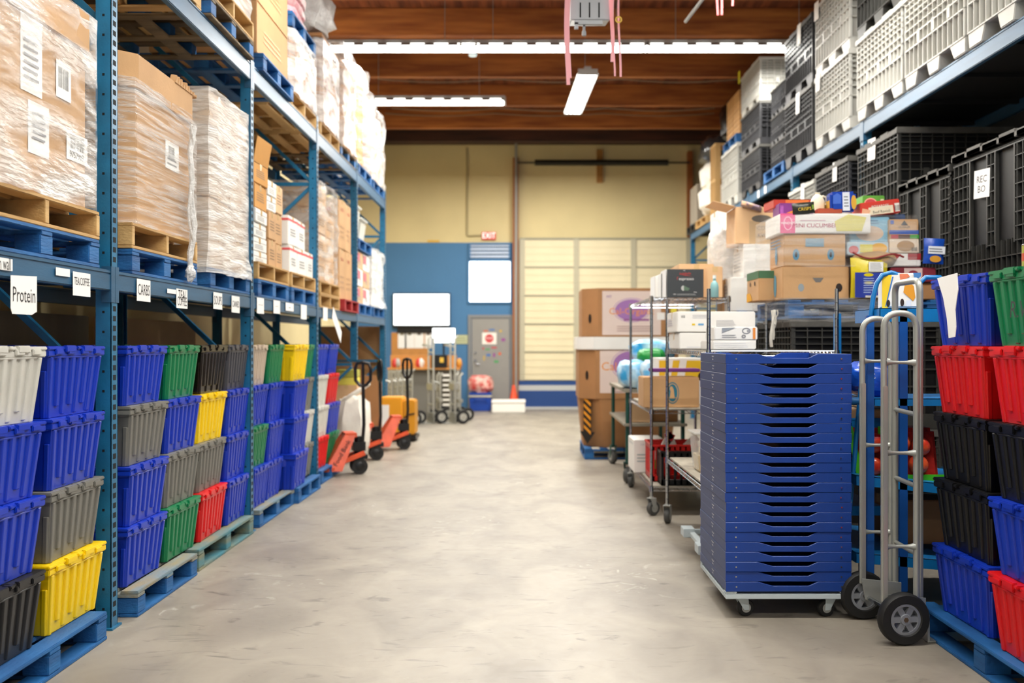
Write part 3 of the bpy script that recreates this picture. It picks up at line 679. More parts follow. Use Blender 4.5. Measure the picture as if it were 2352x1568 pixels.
def wrap_shell(label, cx, cy, z0, w, d, h, m, seed=0, amp=.012, skirt=.0, group=None, topdrop=0, keepname='stretch_wrap', rz=0):
    g = G(); nu, nz = 44, 16; per = []; r = .06
    hw, hd = w/2, d/2
    P = 2*(w+d)
    for i in range(nu):
        s = P*i/nu
        if s < w: x, y, n = -hw+s, -hd, (0,-1)
        elif s < w+d: x, y, n = hw, -hd+(s-w), (1,0)
        elif s < 2*w+d: x, y, n = hw-(s-w-d), hd, (0,1)
        else: x, y, n = -hw, hd-(s-2*w-d), (-1,0)
        per.append((x, y, n))
    vs = []
    for j in range(nz+1):
        v = j/nz; z = z0+h*v
        for i, (x, y, n) in enumerate(per):
            q = noise.noise(Vector((x*4+seed, y*4, z*9)))*amp + noise.noise(Vector((x*13+seed, y*13, z*25)))*amp*.5
            pull = amp*.6+q + (skirt*(1-v*5) if v < .2 else 0)
            sag = .02*noise.noise(Vector((x*6, y*6+seed, 3)))*(1 if j in (0,) else 0)
            vs.append((x+n[0]*pull, y+n[1]*pull, z+sag))
    fs = [(j*nu+i, j*nu+(i+1)%nu, (j+1)*nu+(i+1)%nu, (j+1)*nu+i) for j in range(nz) for i in range(nu)]
    fs.append(tuple(range(nz*nu, nz*nu+nu)))
    g.add([(a, b, c-z0) for a, b, c in vs], fs); o = g.build(keepname, m, None, True); o.location = (cx, cy, z0); o.rotation_euler.z = rz
    return tag(o, label, 'stretch wrap', group)
WR1 = wrap_mat('wrap_streaky', .05, .72, 3.5, (1,.5,2.2), .8)
WR2 = wrap_mat('wrap_clear', .03, .45, 4, (1,.5,5), .6, .15)
WR3 = wrap_mat('wrap_dense', .22, .8, 4, (1,.6,2.0), .9, .3)
# gaylord boxes in level two
def gaylord(label, cx, cy, z, w, d, h, m=CARD, prints=(), torn=False):
    t = thing('bulk_carton', label, 'box', (cx,cy,z)); c = .09
    def octo(w, d, c): return [(-w/2+c,-d/2),(w/2-c,-d/2),(w/2,-d/2+c),(w/2,d/2-c),(w/2-c,d/2),(-w/2+c,d/2),(-w/2,d/2-c),(-w/2,-d/2+c)]
    g = G(); g.prism(octo(w,d,c), 'z', 0, h-.02); g.build('body', m, t, bevel=.004)
    g = G(); o1 = octo(w+.03,d+.03,c); zl = h-.19
    g.prism(o1, 'z', zl, h)
    if torn:
        for k in range(9):
            y = d/2-.02-k*.045; e = R.uniform(.01,.05); g.hexa([(w/2-.02,y-.03,h-.01),(w/2+.02,y-.03,h-.01),(w/2+.02,y+.02,h-.01),(w/2-.02,y+.02,h-.01),(w/2-.01,y-.02,h+e),(w/2+.03,y-.01,h+e*.7),(w/2+.02,y+.01,h+e),(w/2-.01,y+.01,h+e*.6)])
    g.build('lid', m, t, bevel=.004)
    if prints: printmesh(prints, w+.002, d, h, t)
    return t
XB = -2.13
z2 = LT
# near bay
pallet('blue', XB-.49, 4.43, z2, 'blue pallet on the lower left beam under the nearest wrapped carton', L=1.1)
pallet('natural', XB-.49, 4.43, z2+.14, 'natural wood pallet stacked on the nearest blue pallet on the rack', L=1.1)
zc = z2+.28
gaylord('huge brown bulk carton in streaky wrap at the left picture edge', XB-.5, 4.42, zc, .98, 1.06, .95,
    prints=[('rect','R',.32,.45,.5,.8,'#ece9e6'),('rect','R',.38,.18,.56,.42,'#e8e6e4'),('rect','R',.72,.22,.93,.36,'#f1efec'),('bars','R',.83,.315,.14,.07,'#222222'),('text','R',.82,.25,.045,'9757903','#222222'),('rect','R',.62,.5,.76,.68,'#ecebe7'),('bars','R',.69,.6,.1,.1,'#333333'),('lines','R',.34,.5,.47,.7,6,'#8c8c90'),('lines','R',.41,.24,.53,.38,5,'#8c8c90')])
wrap_shell('streaky clear stretch wrap around the carton at the left picture edge', XB-.5, 4.42, zc, 1.0, 1.08, .955, WR1, 3, .014)
# second bay
pallet('blue', XB-.49, 5.93, z2, 'blue pallet on the lower left beam under the torn-topped carton', L=1.08)
pallet('natural', XB-.49, 5.93, z2+.14, 'natural wood pallet directly under the torn-topped brown carton', L=1.08)
gaylord('brown bulk carton with a torn top edge, wrapped, just past the big upright', XB-.5, 5.94, zc, .98, 1.05, .94, torn=True,
    prints=[('rect','R',.5,.42,.72,.6,'#f0eeea'),('bars','R',.6,.53,.1,.08,'#333333'),('lines','R',.53,.44,.7,.5,2,'#777777')])
wrap_shell('crinkled clear stretch wrap around the torn-topped brown carton', XB-.5, 5.94, zc, 1.0, 1.07, .80, wrap_mat('wrap_fine', .04, .6, 5, (1,.4,9), .9, .2), 9, .012)
g = G(); rr = random.Random(5)
for k in range(3):
    y = 6.26+k*.015; g.tube([(XB+.035+.01*math.sin(i*1.7+k), y+.03*math.sin(i*.9+k), zc+.72-i*.09) for i in range(11)], .008+.004*k, 6)
g.blob((XB+.04,6.24,zc-.22), .03,.035,.05, amp=.5)
tag(g.build('loose_wrap_tail', wrap_mat('wrap_tail', .6,.95,20,(1,1,1),.8), None, True), 'twisted loose tail of plastic wrap hanging over the second blue pallet', 'stretch wrap')
pallet('blue', XB-.49, 7.23, z2, 'blue pallet on the beam under the tall white wrapped stack', L=.98)
k = 0
zz = z2+.14
for lay in range(5):
    h = .243
    for j in range(2):
        for q in range(2):
            box('carton', 'pale brown carton inside the tall white wrapped stack before the second left upright', 'box', XB-.24-q*.47, 7.0+j*.46, zz, .46, .445, h-.004, mat('carton_pale','#cfb394',.75,var=.08), prints=[('rect','F',.05,.35,.45,.85,'#f0eeea'),('bars','F',.25,.6,.3,.35,'#222222')] if lay == 4 and not j and not q else (), group='cartons in the tall white wrapped stack')
    zz += h
wrap_shell('dense white stretch wrap around the tall stack before the second upright', XB-.475, 7.23, z2+.10, .95, .935, 1.27, wrap_mat('wrap_white', .28, .85, 4, (1,.6,6), .9, .28), 5, .02, skirt=.05)
# third bay
pallet('blue', XB-.49, 8.47, z2, 'blue pallet on the beam just past the second left upright', L=1.05)
pallet('natural', XB-.49, 8.47, z2+.14, 'natural wood pallet under small brown boxes past the second upright', L=1.05)
pallet('blue', XB-.49, 9.62, z2, 'blue pallet on the beam just before the third left upright', L=1.05)
pallet('natural', XB-.49, 9.62, z2+.14, 'natural wood pallet under the white boxes with red bands', L=1.05)
def pile(items, x, y, z, w, d, desc):
    """items bottom up: (h, material, word, prints)"""
    zz = z
    for i, it in enumerate(items):
        h, m, wd, pr = it[:4]
        pos = 'bottom' if i == 0 else ('top' if i == len(items)-1 else NTH[i]+' from bottom')
        box('carton', f'{wd}, {pos} of pile {desc}', 'box', x+R.uniform(-.008,.008), y, zz, w, d, h-.003, m, R.uniform(-.04,.04), pr, flaps=it[4] if len(it) > 4 else None); zz += h
WL = [('rect','R',.0,.62,1,.66,'#8c8c8c'),('lines','R',.15,.15,.8,.5,3,'#9a9a9a'),('lines','F',.2,.2,.8,.6,3,'#9a9a9a')]
BL = [('lines','R',.2,.3,.8,.7,4,'#7a5a38'),('bars','F',.3,.3,.3,.2,'#4a3524')]
pile([(.115,WHITEC,'flat white carton',WL)]*4+[(.2,CARDO,'golden brown carton',BL),(.17,CARDO,'open golden carton',BL,[('R',1.4),('F',1.3),('L',1.5)])], XB-.24, 8.17, zc-.02, .42, .4, 'just past the second left upright')
pile([(.25,CARD,'brown carton',BL),(.24,CARD,'brown carton',BL),(.13,WHITEC,'white carton',WL),(.13,WHITEC,'white carton',WL)], XB-.24, 8.53, zc-.02, .42, .28, 'second past the second left upright')
pile([(.24,CARD,'brown carton',BL),(.27,CARD,'brown carton',BL),(.25,CARDL,'light brown carton',BL)], XB-.25, 8.84, zc-.02, .4, .28, 'third past the second left upright')
pile([(.25,CARD,'brown carton',BL),(.24,CARD,'brown carton',BL),(.2,CARDB,'open dark brown carton',BL,[('F',1.0),('R',.8)])], XB-.72, 8.7, zc-.02, .4, .5, 'in the back row past the second left upright')
RW = [('rect','R',0,.82,1,.9,'#d9565c'),('rect','F',0,.82,1,.9,'#d9565c'),('rect','F',.3,.3,.7,.5,'#b9b4ae'),('lines','R',.2,.3,.8,.6,3,'#999999'),('bars','F',.5,.4,.3,.15,'#555555')]
for yy, n, d2, dn in ((9.27,2,.36,'nearest the second upright'),(9.66,2,.36,'in the middle'),(10.0,1,.28,'next to the third upright')):
    pile([(.27,WHITEC,'red-banded white carton',RW)]*n, XB-.22, yy, zc-.02, .4, d2, 'at the front, '+dn)
pile([(.27,WHITEC,'red-banded white carton',RW)]*3, XB-.66, 9.45, zc-.02, .42, .5, 'at the back of the red-banded pallet')
pile([(.27,WHITEC,'red-banded white carton',RW)]*3, XB-.66, 9.93, zc-.02, .42, .4, 'at the back by the third upright')
# fourth bay
pallet('natural', XB-.49, 10.93, z2, 'lower of two natural wood pallets just past the third left upright', L=1.1)
pallet('natural', XB-.49, 10.93, z2+.14, 'upper of two natural wood pallets just past the third left upright', L=1.1)
for j in range(2):
    pile([(.26,CARDL,'tan carton in loose plastic',BL)]*(4-j), XB-.28, 10.7+j*.5, zc, .46, .48, 'past third upright, '+('nearer' if j == 0 else 'farther'))
wrap_shell('loose torn stretch wrap over the tan cartons past the third left upright', XB-.3, 10.93, zc, .58, 1.02, 1.05, WR1, 15, .03)
pile([(.3,CARDL,'tan carton',BL),(.3,CARDL,'tan carton',BL),(.3,CARD,'brown carton',BL)], XB-.78, 10.9, zc, .4, .6, 'at the back past the third upright')
pallet('red', XB-.45, 12.07, z2, 'bright red pallet on the beam before the fourth left upright', L=1.0)
TB = [('text','R',.5,.8,.1,'-FRESH-','#b04434'),('lines','R',.2,.2,.8,.5,3,'#a88058'),('rect','F',.35,.75,.8,.82,'#b04434')]
for j in range(2):
    pile([(.6,CARD,'tall brown carton',TB),(.58,CARD,'tall brown carton',TB)], XB-.25, 11.83+j*.44, z2+.14, .44, .42, 'on the red pallet, '+('nearer one' if j == 0 else 'farther one'))
# fifth bay
pallet('blue', XB-.49, 13.35, z2, 'blue pallet on the lower beam past the fourth left upright', L=1.1)
pallet('blue', XB-.49, 14.6, z2, 'blue pallet on the lower beam at the far end of the left rack', L=1.1)
PK = [('rect','R',0,.4,.5,.9,'#c86a72'),('lines','R',.2,.2,.8,.5,3,'#8c8c8c'),('rect','F',.2,.4,.8,.8,'#b76068')]
pile([(.23,CARDL,'light carton',PK),(.23,WHITEC,'whitish carton',PK),(.23,CARDL,'light carton',PK)], XB-.25, 13.1, z2+.14, .45, .5, 'under the plastic tubs past the fourth upright')
pile([(.23,WHITEC,'whitish carton',PK),(.23,CARDL,'light carton',PK),(.23,WHITEC,'whitish carton',PK)], XB-.25, 13.62, z2+.14, .45, .5, 'under the plastic tubs, farther one')
pallet('blue', XB-.49, 13.35, z2+.84, 'upper blue pallet under translucent tubs past the fourth upright', L=1.1)
for q, (xx, yy) in enumerate(((XB-.3,13.1),(XB-.3,13.62))):
    t = thing('plastic_tub', ['nearer','farther'][q]+' cloudy translucent tub on the upper blue pallet at the rack end', 'tub', (xx,yy,z2+.985))
    g = G(); g.frus(.2,.22,0,.24,.25,.42 if q == 0 else .3); g.build('body', mat('tub_cloudy','#e5e4da',.35,alpha=.75), t, bevel=.03); g = G(); g.box(-.26,.26,-.265,.265,(.42 if q == 0 else .3)-.0,(.42 if q == 0 else .3)+.03); g.build('lid', mat('tub_lid','#ecebe2',.4,alpha=.9), t, bevel=.01)
for lay in range(3):
    box('carton', 'white wrapped carton at the far end of the left rack, '+['bottom','middle','top'][lay]+' one', 'box', XB-.3, 14.6, z2+.14+lay*.27, .56, .95, .265, WHITEC)
wrap_shell('bright white plastic sheet around the cartons at the far end of the left rack', XB-.3, 14.6, z2+.14, .6, 1.0, .83, WR3, 22, .03, skirt=.05)
# ---------------------------------------------------------------- top level
z3 = UT
for q, y in enumerate((4.3, 5.95)):
    for i in range(2): pallet(('natural','teal')[i], XB-.5, y, z3+.14*i, ['natural','teal'][i]+' pallet of the low pile lying crosswise above the '+['nearest bay','torn-topped carton'][q], rz=PI/2, L=1.02, D=1.2)
def ppair(y, n, lab0, kinds=('blue',)*3, L=1.1, x=XB-.49):
    for i in range(n): pallet(kinds[i % len(kinds)], x, y, z3+.14*i, lab0.format(['bottom','second','third','fourth'][i]), L=L)
pallet('mixed', XB-.45, 7.15, z3, 'blue-blocked pallet overhanging the top beam before the second left upright', L=1.05)
pallet('natural', XB-.45, 7.15, z3+.14, 'natural wood pallet on the overhanging blue pallet at the top', L=1.05)
for i in range(3): box('carton', 'pale carton, %s one, wrapped on the top level above the tall white stack' % ['bottom','middle','top'][i], 'box', XB-.45, 7.15, z3+.28+i*.3, .9, 1.0, .296, CARDL)
wrap_shell('white plastic wrap on the top level above the tall white stack', XB-.45, 7.15, z3+.28, .94, 1.03, .9, wrap_mat('wrap_white',0,0), 31, .02)
pallet('blue', XB-.45, 8.48, z3, 'blue pallet overhanging the top beam under the maple leaf cartons', L=1.05)
ML = [('lines','F',.1,.42,.9,.47,1,'#7a5433'),('text','F',.55,.38,.045,'FOODS NET 17 kg','#6b4a2c'),('lines','F',.1,.1,.5,.3,3,'#6b4a2c')]
def leaf(cx, cz, s):
    a = [(0,1),(.2,.6),(.45,.72),(.38,.3),(.75,.45),(.7,.2),(1,.1),(.6,-.2),(.65,-.4),(.08,-.3),(.06,-.75)]
    pts = a+[(-x,y) for x, y in reversed(a[1:])]; return [(cx+x*s, cz+y*s*1.3) for x, y in pts]
for i in range(3):
    box('maple_leaf_carton', '%s brown carton with a maple leaf mark on the top level past the second upright' % ['bottom','middle','top'][i], 'box', XB-.43, 8.46, z3+.14+i*.42, .86, 1.04, .415, CARD, prints=ML+[('poly','F',leaf(.72,.72,.09),'#5a3d24'),('lines','R',.2,.3,.8,.6,3,'#c79c6b')])
pallet('natural', XB-.49, 9.65, z3, 'natural wood pallet overhanging the top beam before the third left upright', L=1.1)
for lay in range(3):
    for j in range(2): box('carton', '%s brown carton, %s one, in bright wrap on the top level before the third upright' % (['bottom','middle','top'][lay],['nearer','farther'][j]), 'box', XB-.47, 9.4+j*.5, z3+.14+lay*.19, .9, .49, .187, CARDB)
wrap_shell('bright white stretch wrap on the top level before the third left upright', XB-.46, 9.65, z3+.14, .94, 1.04, .58, WR3, 41, .02)
pallet('blue', XB-.49, 9.65, z3+.73, 'blue pallet stacked high on the bright wrapped cartons', L=1.05)
PKM = mat('pink_bagging', '#e88f9f', .5, var=.3, vscale=10, col2='#f2d9da')
for i in range(3):
    g = G(); g.blob((0,0,.07),.46,.5,.08,20,8,.12,3,i,sq=.6); o = g.build('bag', PKM, None, True); o.location = (XB-.48, 9.65, z3+.87+i*.13); tag(o, '%s pink bag on the blue pallet at the very top left' % ['bottom','middle','upper'][i], 'bag')
pallet('natural', XB-.49, 10.93, z3, 'wood pallet on the top beam just past the third left upright', L=1.05)
for lay in range(6):
    for j in range(2): box('carton', 'brown carton in the white-faced wrapped stack just past the third upright, top level', 'box', XB-.46, 10.7+j*.46, z3+.14+lay*.145, .88, .455, .142, CARDB, group='cartons in the white-faced stack on the top level')
wrap_shell('white plastic around the stack just past the third upright on the top level', XB-.45, 10.93, z3+.14, .93, .96, .89, WR3, 51, .015)
g = G(); g.blob((0,0,.3),.5,.55,.34,28,14,.28,3.2,4,sq=.75); o = g.build('silver_bag', wrap_mat('silver_wrap', .7,.98,6,(1,1,1),1.0,.18), None, True); o.location = (XB-.46, 10.7, z3+1.08); tag(o, 'large crumpled silvery plastic bundle on the highest stack at the left', 'plastic bundle')
box('carton', 'flat brown carton under the crumpled silvery bundle', 'box', XB-.46, 10.9, z3+1.035, .95, .95, .04, CARDB)
pallet('mixed', XB-.49, 12.07, z3, 'blue-blocked pallet on the top beam before the fourth left upright', L=1.05)
for lay in range(8):
    for j in range(2): box('carton', 'flat brown carton in the many-layered wrapped stack before the fourth upright', 'box', XB-.46, 11.85+j*.44, z3+.14+lay*.13, .88, .43, .127, CARDB, group='flat cartons in the many-layered stack')
wrap_shell('wrinkled clear wrap on the many-layered stack before the fourth upright', XB-.45, 12.07, z3+.14, .93, .93, 1.2, WR3, 61, .03)
for q, yy in enumerate((13.35, 14.6)):
    pallet('blue', XB-.49, yy, z3, ['blue pallet on the top beam under the orange-marked wrapped stack','last blue pallet on the top beam at the far end'][q], L=1.1)
OB = [('rect','F',.5,.35,.95,.8,'#c8622f'),('rect','F',.1,.2,.4,.5,'#3d4f9a'),('rect','F',.5,.1,.9,.25,'#7a3a2a')]
for lay in range(6):
    box('carton', 'brown and orange carton in the wrapped stack at the rack end, %s from the bottom' % NTH[lay], 'box', XB-.34, 13.1, z3+.14+lay*.18, .62, .5, .178, CARDO, prints=OB)
    box('carton', 'pale wrapped carton at the far end of the top level, %s from the bottom' % NTH[lay], 'box', XB-.45, 14.55, z3+.14+lay*.16, .85, 1.0, .158, CARDL)
wrap_shell('bulging clear wrap over the orange-marked stack at the rack end', XB-.47, 13.35, z3+.14, 1.0, 1.1, 1.1, WR2, 77, .03)
g = G(); g.blob((0,0,.15),.5,.55,.2,24,10,.2,3,8,sq=.7); o = g.build('wrap_bulge', WR3, None, True); o.location = (XB-.47,13.35,z3+1.2); tag(o, 'bulging white plastic topping the orange-marked stack at the rack end', 'stretch wrap')
wrap_shell('loose pale wrap around the last stack on the top level', XB-.45, 14.55, z3+.12, .92, 1.07, 1.05, WR3, 81, .03)
# back of the rack, lower zone
box('plywood_sheet', 'tall brown plywood sheet closing off the far end of the left rack', 'panel', -2.66, 15.33, 0.0, .98, .02, 1.73, PLY, tape=None)
for y, d, c in ((4.0,'behind the nearest totes',CARDB),(6.5,'behind the totes past the big upright',mat('bronze_sheet','#5d4a38',.4,metal=.3,var=.3,vscale=2,stretch=(1,2,.1))),(9.0,'behind the totes past the second upright',CARDL)):
    box('cardboard_sheet', 'brown panel standing on the floor '+d, 'panel', XF-1.25, y, 0.0, .03, 2.35, 1.68, c, tape=None)
# ================================================================ BULK BINS
BING = mat('bin_grey_plastic', '#c2c1ba', .5, var=.08, vscale=4); BINK = mat('bin_black_plastic', '#17171a', .38, var=.15, vscale=6)
BINRIM = mat('bin_black_worn_rim', '#5a5853', .6, var=.35, vscale=9); BINKH = mat('bin_charcoal_plastic', '#3a3a3d', .45, var=.15, vscale=6)
BINL = mat('bin_black_lattice','#34332f',.5,var=.4,vscale=6); BINP = mat('bin_black_panel','#070708',.5,spec=.3); BINGP = mat('bin_grey_panel','#a3a29b',.55,var=.1,vscale=4)
def bin_maker(color, L=1.16, D=1.0, H=.80, doors=False):
    def mk():
        m, rm, pn = {'grey':(BING,BING,BINGP),'black':(BINL,BINRIM,BINP),'charcoal':(BINKH,BINRIM,BINK)}[color]
        t = thing('bulk_bin', 'x', 'bin'); x, y = D/2, L/2; q = .028; f = .11
        g = G(); g.box(-x+q, x-q, -y+q, y-q, f, H-.05); g.build('body', pn, t)
        g = G(); r = .007
        def line_h(z, dz, a, b, face):
            if face in 'LR':
                s = -1 if face == 'L' else 1; p = sorted((s*(x-q-.005), s*x)); g.box(p[0], p[1], a, b, z, z+dz)
            else: g.box(a, b, *( (-y, -y+q+.005) if face == 'F' else (y-q-.005, y)), z, z+dz)
        def line_v(u, du, z0, z1, face):
            if face in 'LR':
                s = -1 if face == 'L' else 1; p = sorted((s*(x-q-.005), s*x)); g.box(p[0], p[1], u-du/2, u+du/2, z0, z1)
            else: g.box(u-du/2, u+du/2, *((-y, -y+q+.005) if face == 'F' else (y-q-.005, y)), z0, z1)
        for face in 'LRF':
            hw = y if face in 'LR' else x
            nv = 13 if face in 'LR' else 11
            if doors and face in 'LR':
                for i in range(17):
                    u = -hw+.02+i*(2*hw-.04)/16
                    if not (.06 < abs(u) < .33): line_v(u, .005, f, H-.08, face)
                    else: line_v(u, .004, f, .33, face)
                for i in range(10):
                    z = f+.01+i*(H-.1-f)/9
                    for a, b in ((-hw, -.33), (-.06, .06), (.33, hw)) if .3 < z < H-.12 else ((-hw, hw),): line_h(z, .006, a, b, face)
                for u in (-.33,-.06,.06,.33): line_v(u, .016, .3, H-.1, face)
                line_h(H-.1, .018, -hw, hw, face)
            else:
                for i in range(nv):
                    u = -hw+.012+i*(2*hw-.024)/(nv-1); line_v(u, .012 if i in (0,nv-1) else r, f, H-.05, face)
                zz = [H-.09, H-.14, H-.19, H-.24, H-.31, H-.38, .32, f]
                for z in zz[:5]: line_h(z, .007, -hw, hw, face)
                for z in zz[5:]: line_h(z, .011, -hw, hw, face)
                for u in (-.5,0,.5): line_v(u*hw, .05, .34, H-.36, face)
        g.build('lattice', m, t)
        g = G()
        n = 5
        for i in range(n):    # crenellated rim
            a = -y-.01+i*(2*y+.02)/n; b = a+(2*y+.02)/n
            for s in (-1,1): p = sorted((s*(x-.05), s*(x+.012))); g.box(p[0], p[1], a+.012, b-.012, H-.06, H if i % 2 else H-.012)
        for s in (-1,1): p = sorted((s*(x-.05), s*(x+.012))); g.box(p[0], p[1], -y-.01, y+.01, H-.06, H-.02)
        g.box(-x-.01, x+.01, -y-.012, -y+.05, H-.06, H-.005); g.box(-x-.01, x+.01, y-.05, y+.012, H-.06, H-.005)
        g.box(-x+.02, x-.02, -y+.02, y-.02, H-.055, H-.045)
        g.build('rim', rm, t, bevel=.004)
        for u in (-1, 0, 1):   # feet
            g = G(); w = .14 if u else .13
            cy = u*(y-w) ; tw = w; bw = w*.7
            cyb = cy+u*(.03)
            g.hexa([(-x+.01,cyb-bw,0),(x-.01,cyb-bw,0),(x-.01,cyb+bw,0),(-x+.01,cyb+bw,0),(-x+.005,cy-tw,f+.01),(x-.005,cy-tw,f+.01),(x-.005,cy+tw,f+.01),(-x+.005,cy+tw,f+.01)])
            g.build('foot', m, t, bevel=.006)
        return t
    return mk
def bbin(color, x, y, z, label, rz=0, scale=None, L=1.16, D=1.0, H=.80, doors=False):
    return inst(('bin',color,L,D,H,doors), bin_maker(color,L,D,H,doors), (x,y,z), rz, label, None, scale)
xc = XG+.47; z4 = 3.62
def sheetR(X, Yc, z1, w, h, txts, lab, rz=0):
    t = thing('paper_tag', lab, 'paper tag', (X, Yc, z1)); t.rotation_euler = (.06, 0, rz)
    g = G(); g.box(-.0015, 0, -w/2, w/2, -h, 0); g.build('sheet', PAPER, t)
    if txts:
        g = G(); g.keep = 1
        for s, v, sz in txts: g.text(s, sz, (-.0022, 0, -h*v), (0,-1,0), (0,0,1), wide=1.3)
        g.build('lettering', INK, t)
    return t
# top level, near to far
bbin('grey', xc, 6.72, z4, 'grey bulk bin on the top level in the upper right corner of the view')
bbin('grey', xc, 7.92, z4, 'lower grey bulk bin second from the upper right corner, partly above the long blue beam')
bbin('grey', xc, 7.92, z4+.79, 'upper grey bulk bin second from the upper right corner')
bbin('grey', xc, 9.14, z4, 'grey bulk bin with a black bin on top, on the long blue beam')
bbin('black', xc, 9.14, z4+.79, 'black bulk bin on top of a grey one at the upper right')
bbin('grey', xc, 10.52, z4, 'lower of two grey bulk bins with folded paper tags, top level')
bbin('grey', xc, 10.52, z4+.79, 'upper of two grey bulk bins with folded paper tags, top level')
sheetR(XG-.045, 10.95, z4+.82, .16, .2, None, 'folded white paper tag on the rim between the two grey bins')
sheetR(XG-.045, 11.0, z4+1.62, .16, .2, None, 'white paper tag high on the upper grey bin')
bbin('charcoal', xc, 11.80, z4, 'lower of two black bulk bins with paper tags, top level')
bbin('charcoal', xc, 11.80, z4+.79, 'upper of two black bulk bins with paper tags, top level')
sheetR(XG-.045, 11.75, z4+.80, .15, .24, None, 'white paper tag on the rim of the lower tagged black bin')
sheetR(XG-.045, 11.7, z4+1.6, .15, .24, None, 'white paper tag on the rim of the upper tagged black bin')
pallet('blue', xc+.0, 12.98, z4, 'bright blue pallet under small black crates on the top right level', L=1.05)
for i in range(3):
    for j in range(2): bbin('charcoal', xc+.05, 12.75+j*.5, z4+.14+.37*i, ['bottom','middle','top'][i]+' '+['nearer','farther'][j]+' black crate on the bright blue pallet', scale=(.9,.42,.46))
for i in range(3): bbin('charcoal' if i < 2 else 'grey', xc, 14.3, z4+.6*i, ['bottom dark','middle dark','top pale grey'][i]+' bin of the tall shiny stack beside the wooden block stack', scale=(1,1,.75))
g = G(); g.box(XG-.05,XG-.04,14.9,15.0,z4+1.75,z4+1.93); tag(g.build('yellow_tag', flat('#d6d21c')), 'small yellow tag on the corner of the tall shiny bin stack', 'tag')
bbin('grey', xc, 15.75, z4, 'grey lattice bin under the short blue pallet and wood block stack', scale=(1,1,1.15))
pallet('blue', xc, 15.75, z4+.93, 'short blue pallet between the grey lattice bin and the stack of wood blocks')
t = thing('wood_block_stack', 'stack of pale wooden planks strapped together on the short blue pallet', 'timber stack', (xc,15.7,z4+1.07))
for i in range(9):
    g = G()
    for j in range(2): g.box(-.45,.45,-.48+j*.49,-.01+j*.49,i*.075,i*.075+.07)
    g.build('plank', mat('pale_plank','#c99a60',.6,var=.2,vscale=4), t, bevel=.004)
# pallets standing on edge
for i in range(3):
    o = pallet('natural', xc-.2+.0, 16.95+i*.17, z4+.03, 'natural wood pallet, %s of those standing on edge on the top right level' % NTH[i], L=1.25, D=1.4)
    o.rotation_euler = (PI/2, 0, 0); o.location = (xc+.2, 17.05+i*.15, z4+.63)
pallet('natural', xc, 18.3, z4, 'natural wood pallet under the white sacks on the top right level', L=1.1)
pallet('black', xc, 19.4, z4, 'dark pallet at the far end of the top right level', L=1.0)
for i, (z, r, m) in enumerate(((.42,.3,mat('white_sack','#e9e5da',.6)),(.85,.26,mat('white_sack','#e9e5da')),(1.3,.3,mat('dark_plastic_bag','#35363a',.2)))):
    g = G(); g.blob((0,0,0), .42, .5, r, 22, 10, .22, 3, i, sq=.75); o = g.build('sack', m, None, True); o.location = (xc-.1, 18.2, z4+z+.05); tag(o, ['lower white sack','upper white sack','dark shiny plastic bag'][i]+' piled on the far wood pallet, top right level', 'sack')
box('carton', 'grey-brown carton at the far end of the top right level', 'box', xc, 19.35, z4+.14, .9, .8, .75, mat('card_greybrown','#857c6e',.7))
g = G(); g.blob((0,0,.3), .4,.4,.35,20,10,.3,3,9,sq=.8); o = g.build('dark_bag', BINK, None, True); o.location=(xc,16.95,z4+1.35); tag(o, 'black plastic bundle above the pallets standing on edge', 'plastic bundle')
# lower level of the right rack
zr = 1.845
bbin('black', XG+.48, 6.95, zr, 'nearest black lattice bin with tall door panels and a paper note', H=1.05, L=1.22, doors=True)
bbin('black', XG+.48, 8.13, zr, 'second black lattice bin with door panels and a paper note', H=1.0, L=1.02, doors=True)
sheetR(XG-.02, 7.08, zr+.86, .24, .2, [('REC',.35,.07),('BO',.7,.07)], 'handwritten white note on the nearest black door-panel bin')
sheetR(XG-.02, 8.33, zr+.64, .2, .18, [('TSK',.35,.06),('BC',.7,.06)], 'handwritten white note on the second black door-panel bin')
bbin('black', XG+.48, 9.2, zr, 'lower black bin under the tagged one below the long blue beam', scale=(1,.9,.9))
bbin('black', XG+.48, 9.2, zr+.715, 'black lattice bin with a curled white tag just below the long blue beam', scale=(1,.9,1))
sheetR(XG-.03, 9.3, zr+.715+.82, .2, .2, [('7',.5,.1)], 'curled white paper tag with a handwritten number under the long beam')
bbin('charcoal', XG+.48, 10.55, zr, 'lower charcoal bin in the second lower bay of the right rack', scale=(1,.95,.9))
bbin('charcoal', XG+.48, 10.55, zr+.715, 'charcoal lattice bin with a small white tag in the second lower bay', scale=(1,.95,1))
sheetR(XG-.03, 10.4, zr+.715+.8, .14, .2, None, 'small white paper tag on the charcoal bin above the food pile')
bbin('grey', XG+.48, 11.7, zr, 'lower grey bin in the lower bay above the food pile', scale=(1,.9,.9))
bbin('grey', XG+.48, 11.7, zr+.715, 'worn grey lattice bin with a white tag just above the food pile', scale=(1,.9,.95))
sheetR(XG-.03, 11.6, zr+.715+.77, .14, .22, None, 'white paper tag on the worn grey bin above the food pile')
for i, (y, lab) in enumerate(((13.0,'black bin low in the third bay'),(14.1,'black bin low at the third bay end'),(15.8,'black bin low in the fourth bay'))): bbin('black', XG+.48, y, zr, lab+' of the right rack')
# paper bits on upper right beam
for y, w in ((13.5,.1),(13.9,.1),(16.2,.08)):
    g = G(); g.box(XG-.006,XG-.003,y-w/2,y+w/2,3.5,3.6); tag(g.build('beam_label', PAPER), 'small white label stuck on the far upper beam of the right rack', 'label', 'white labels on the far right beam')
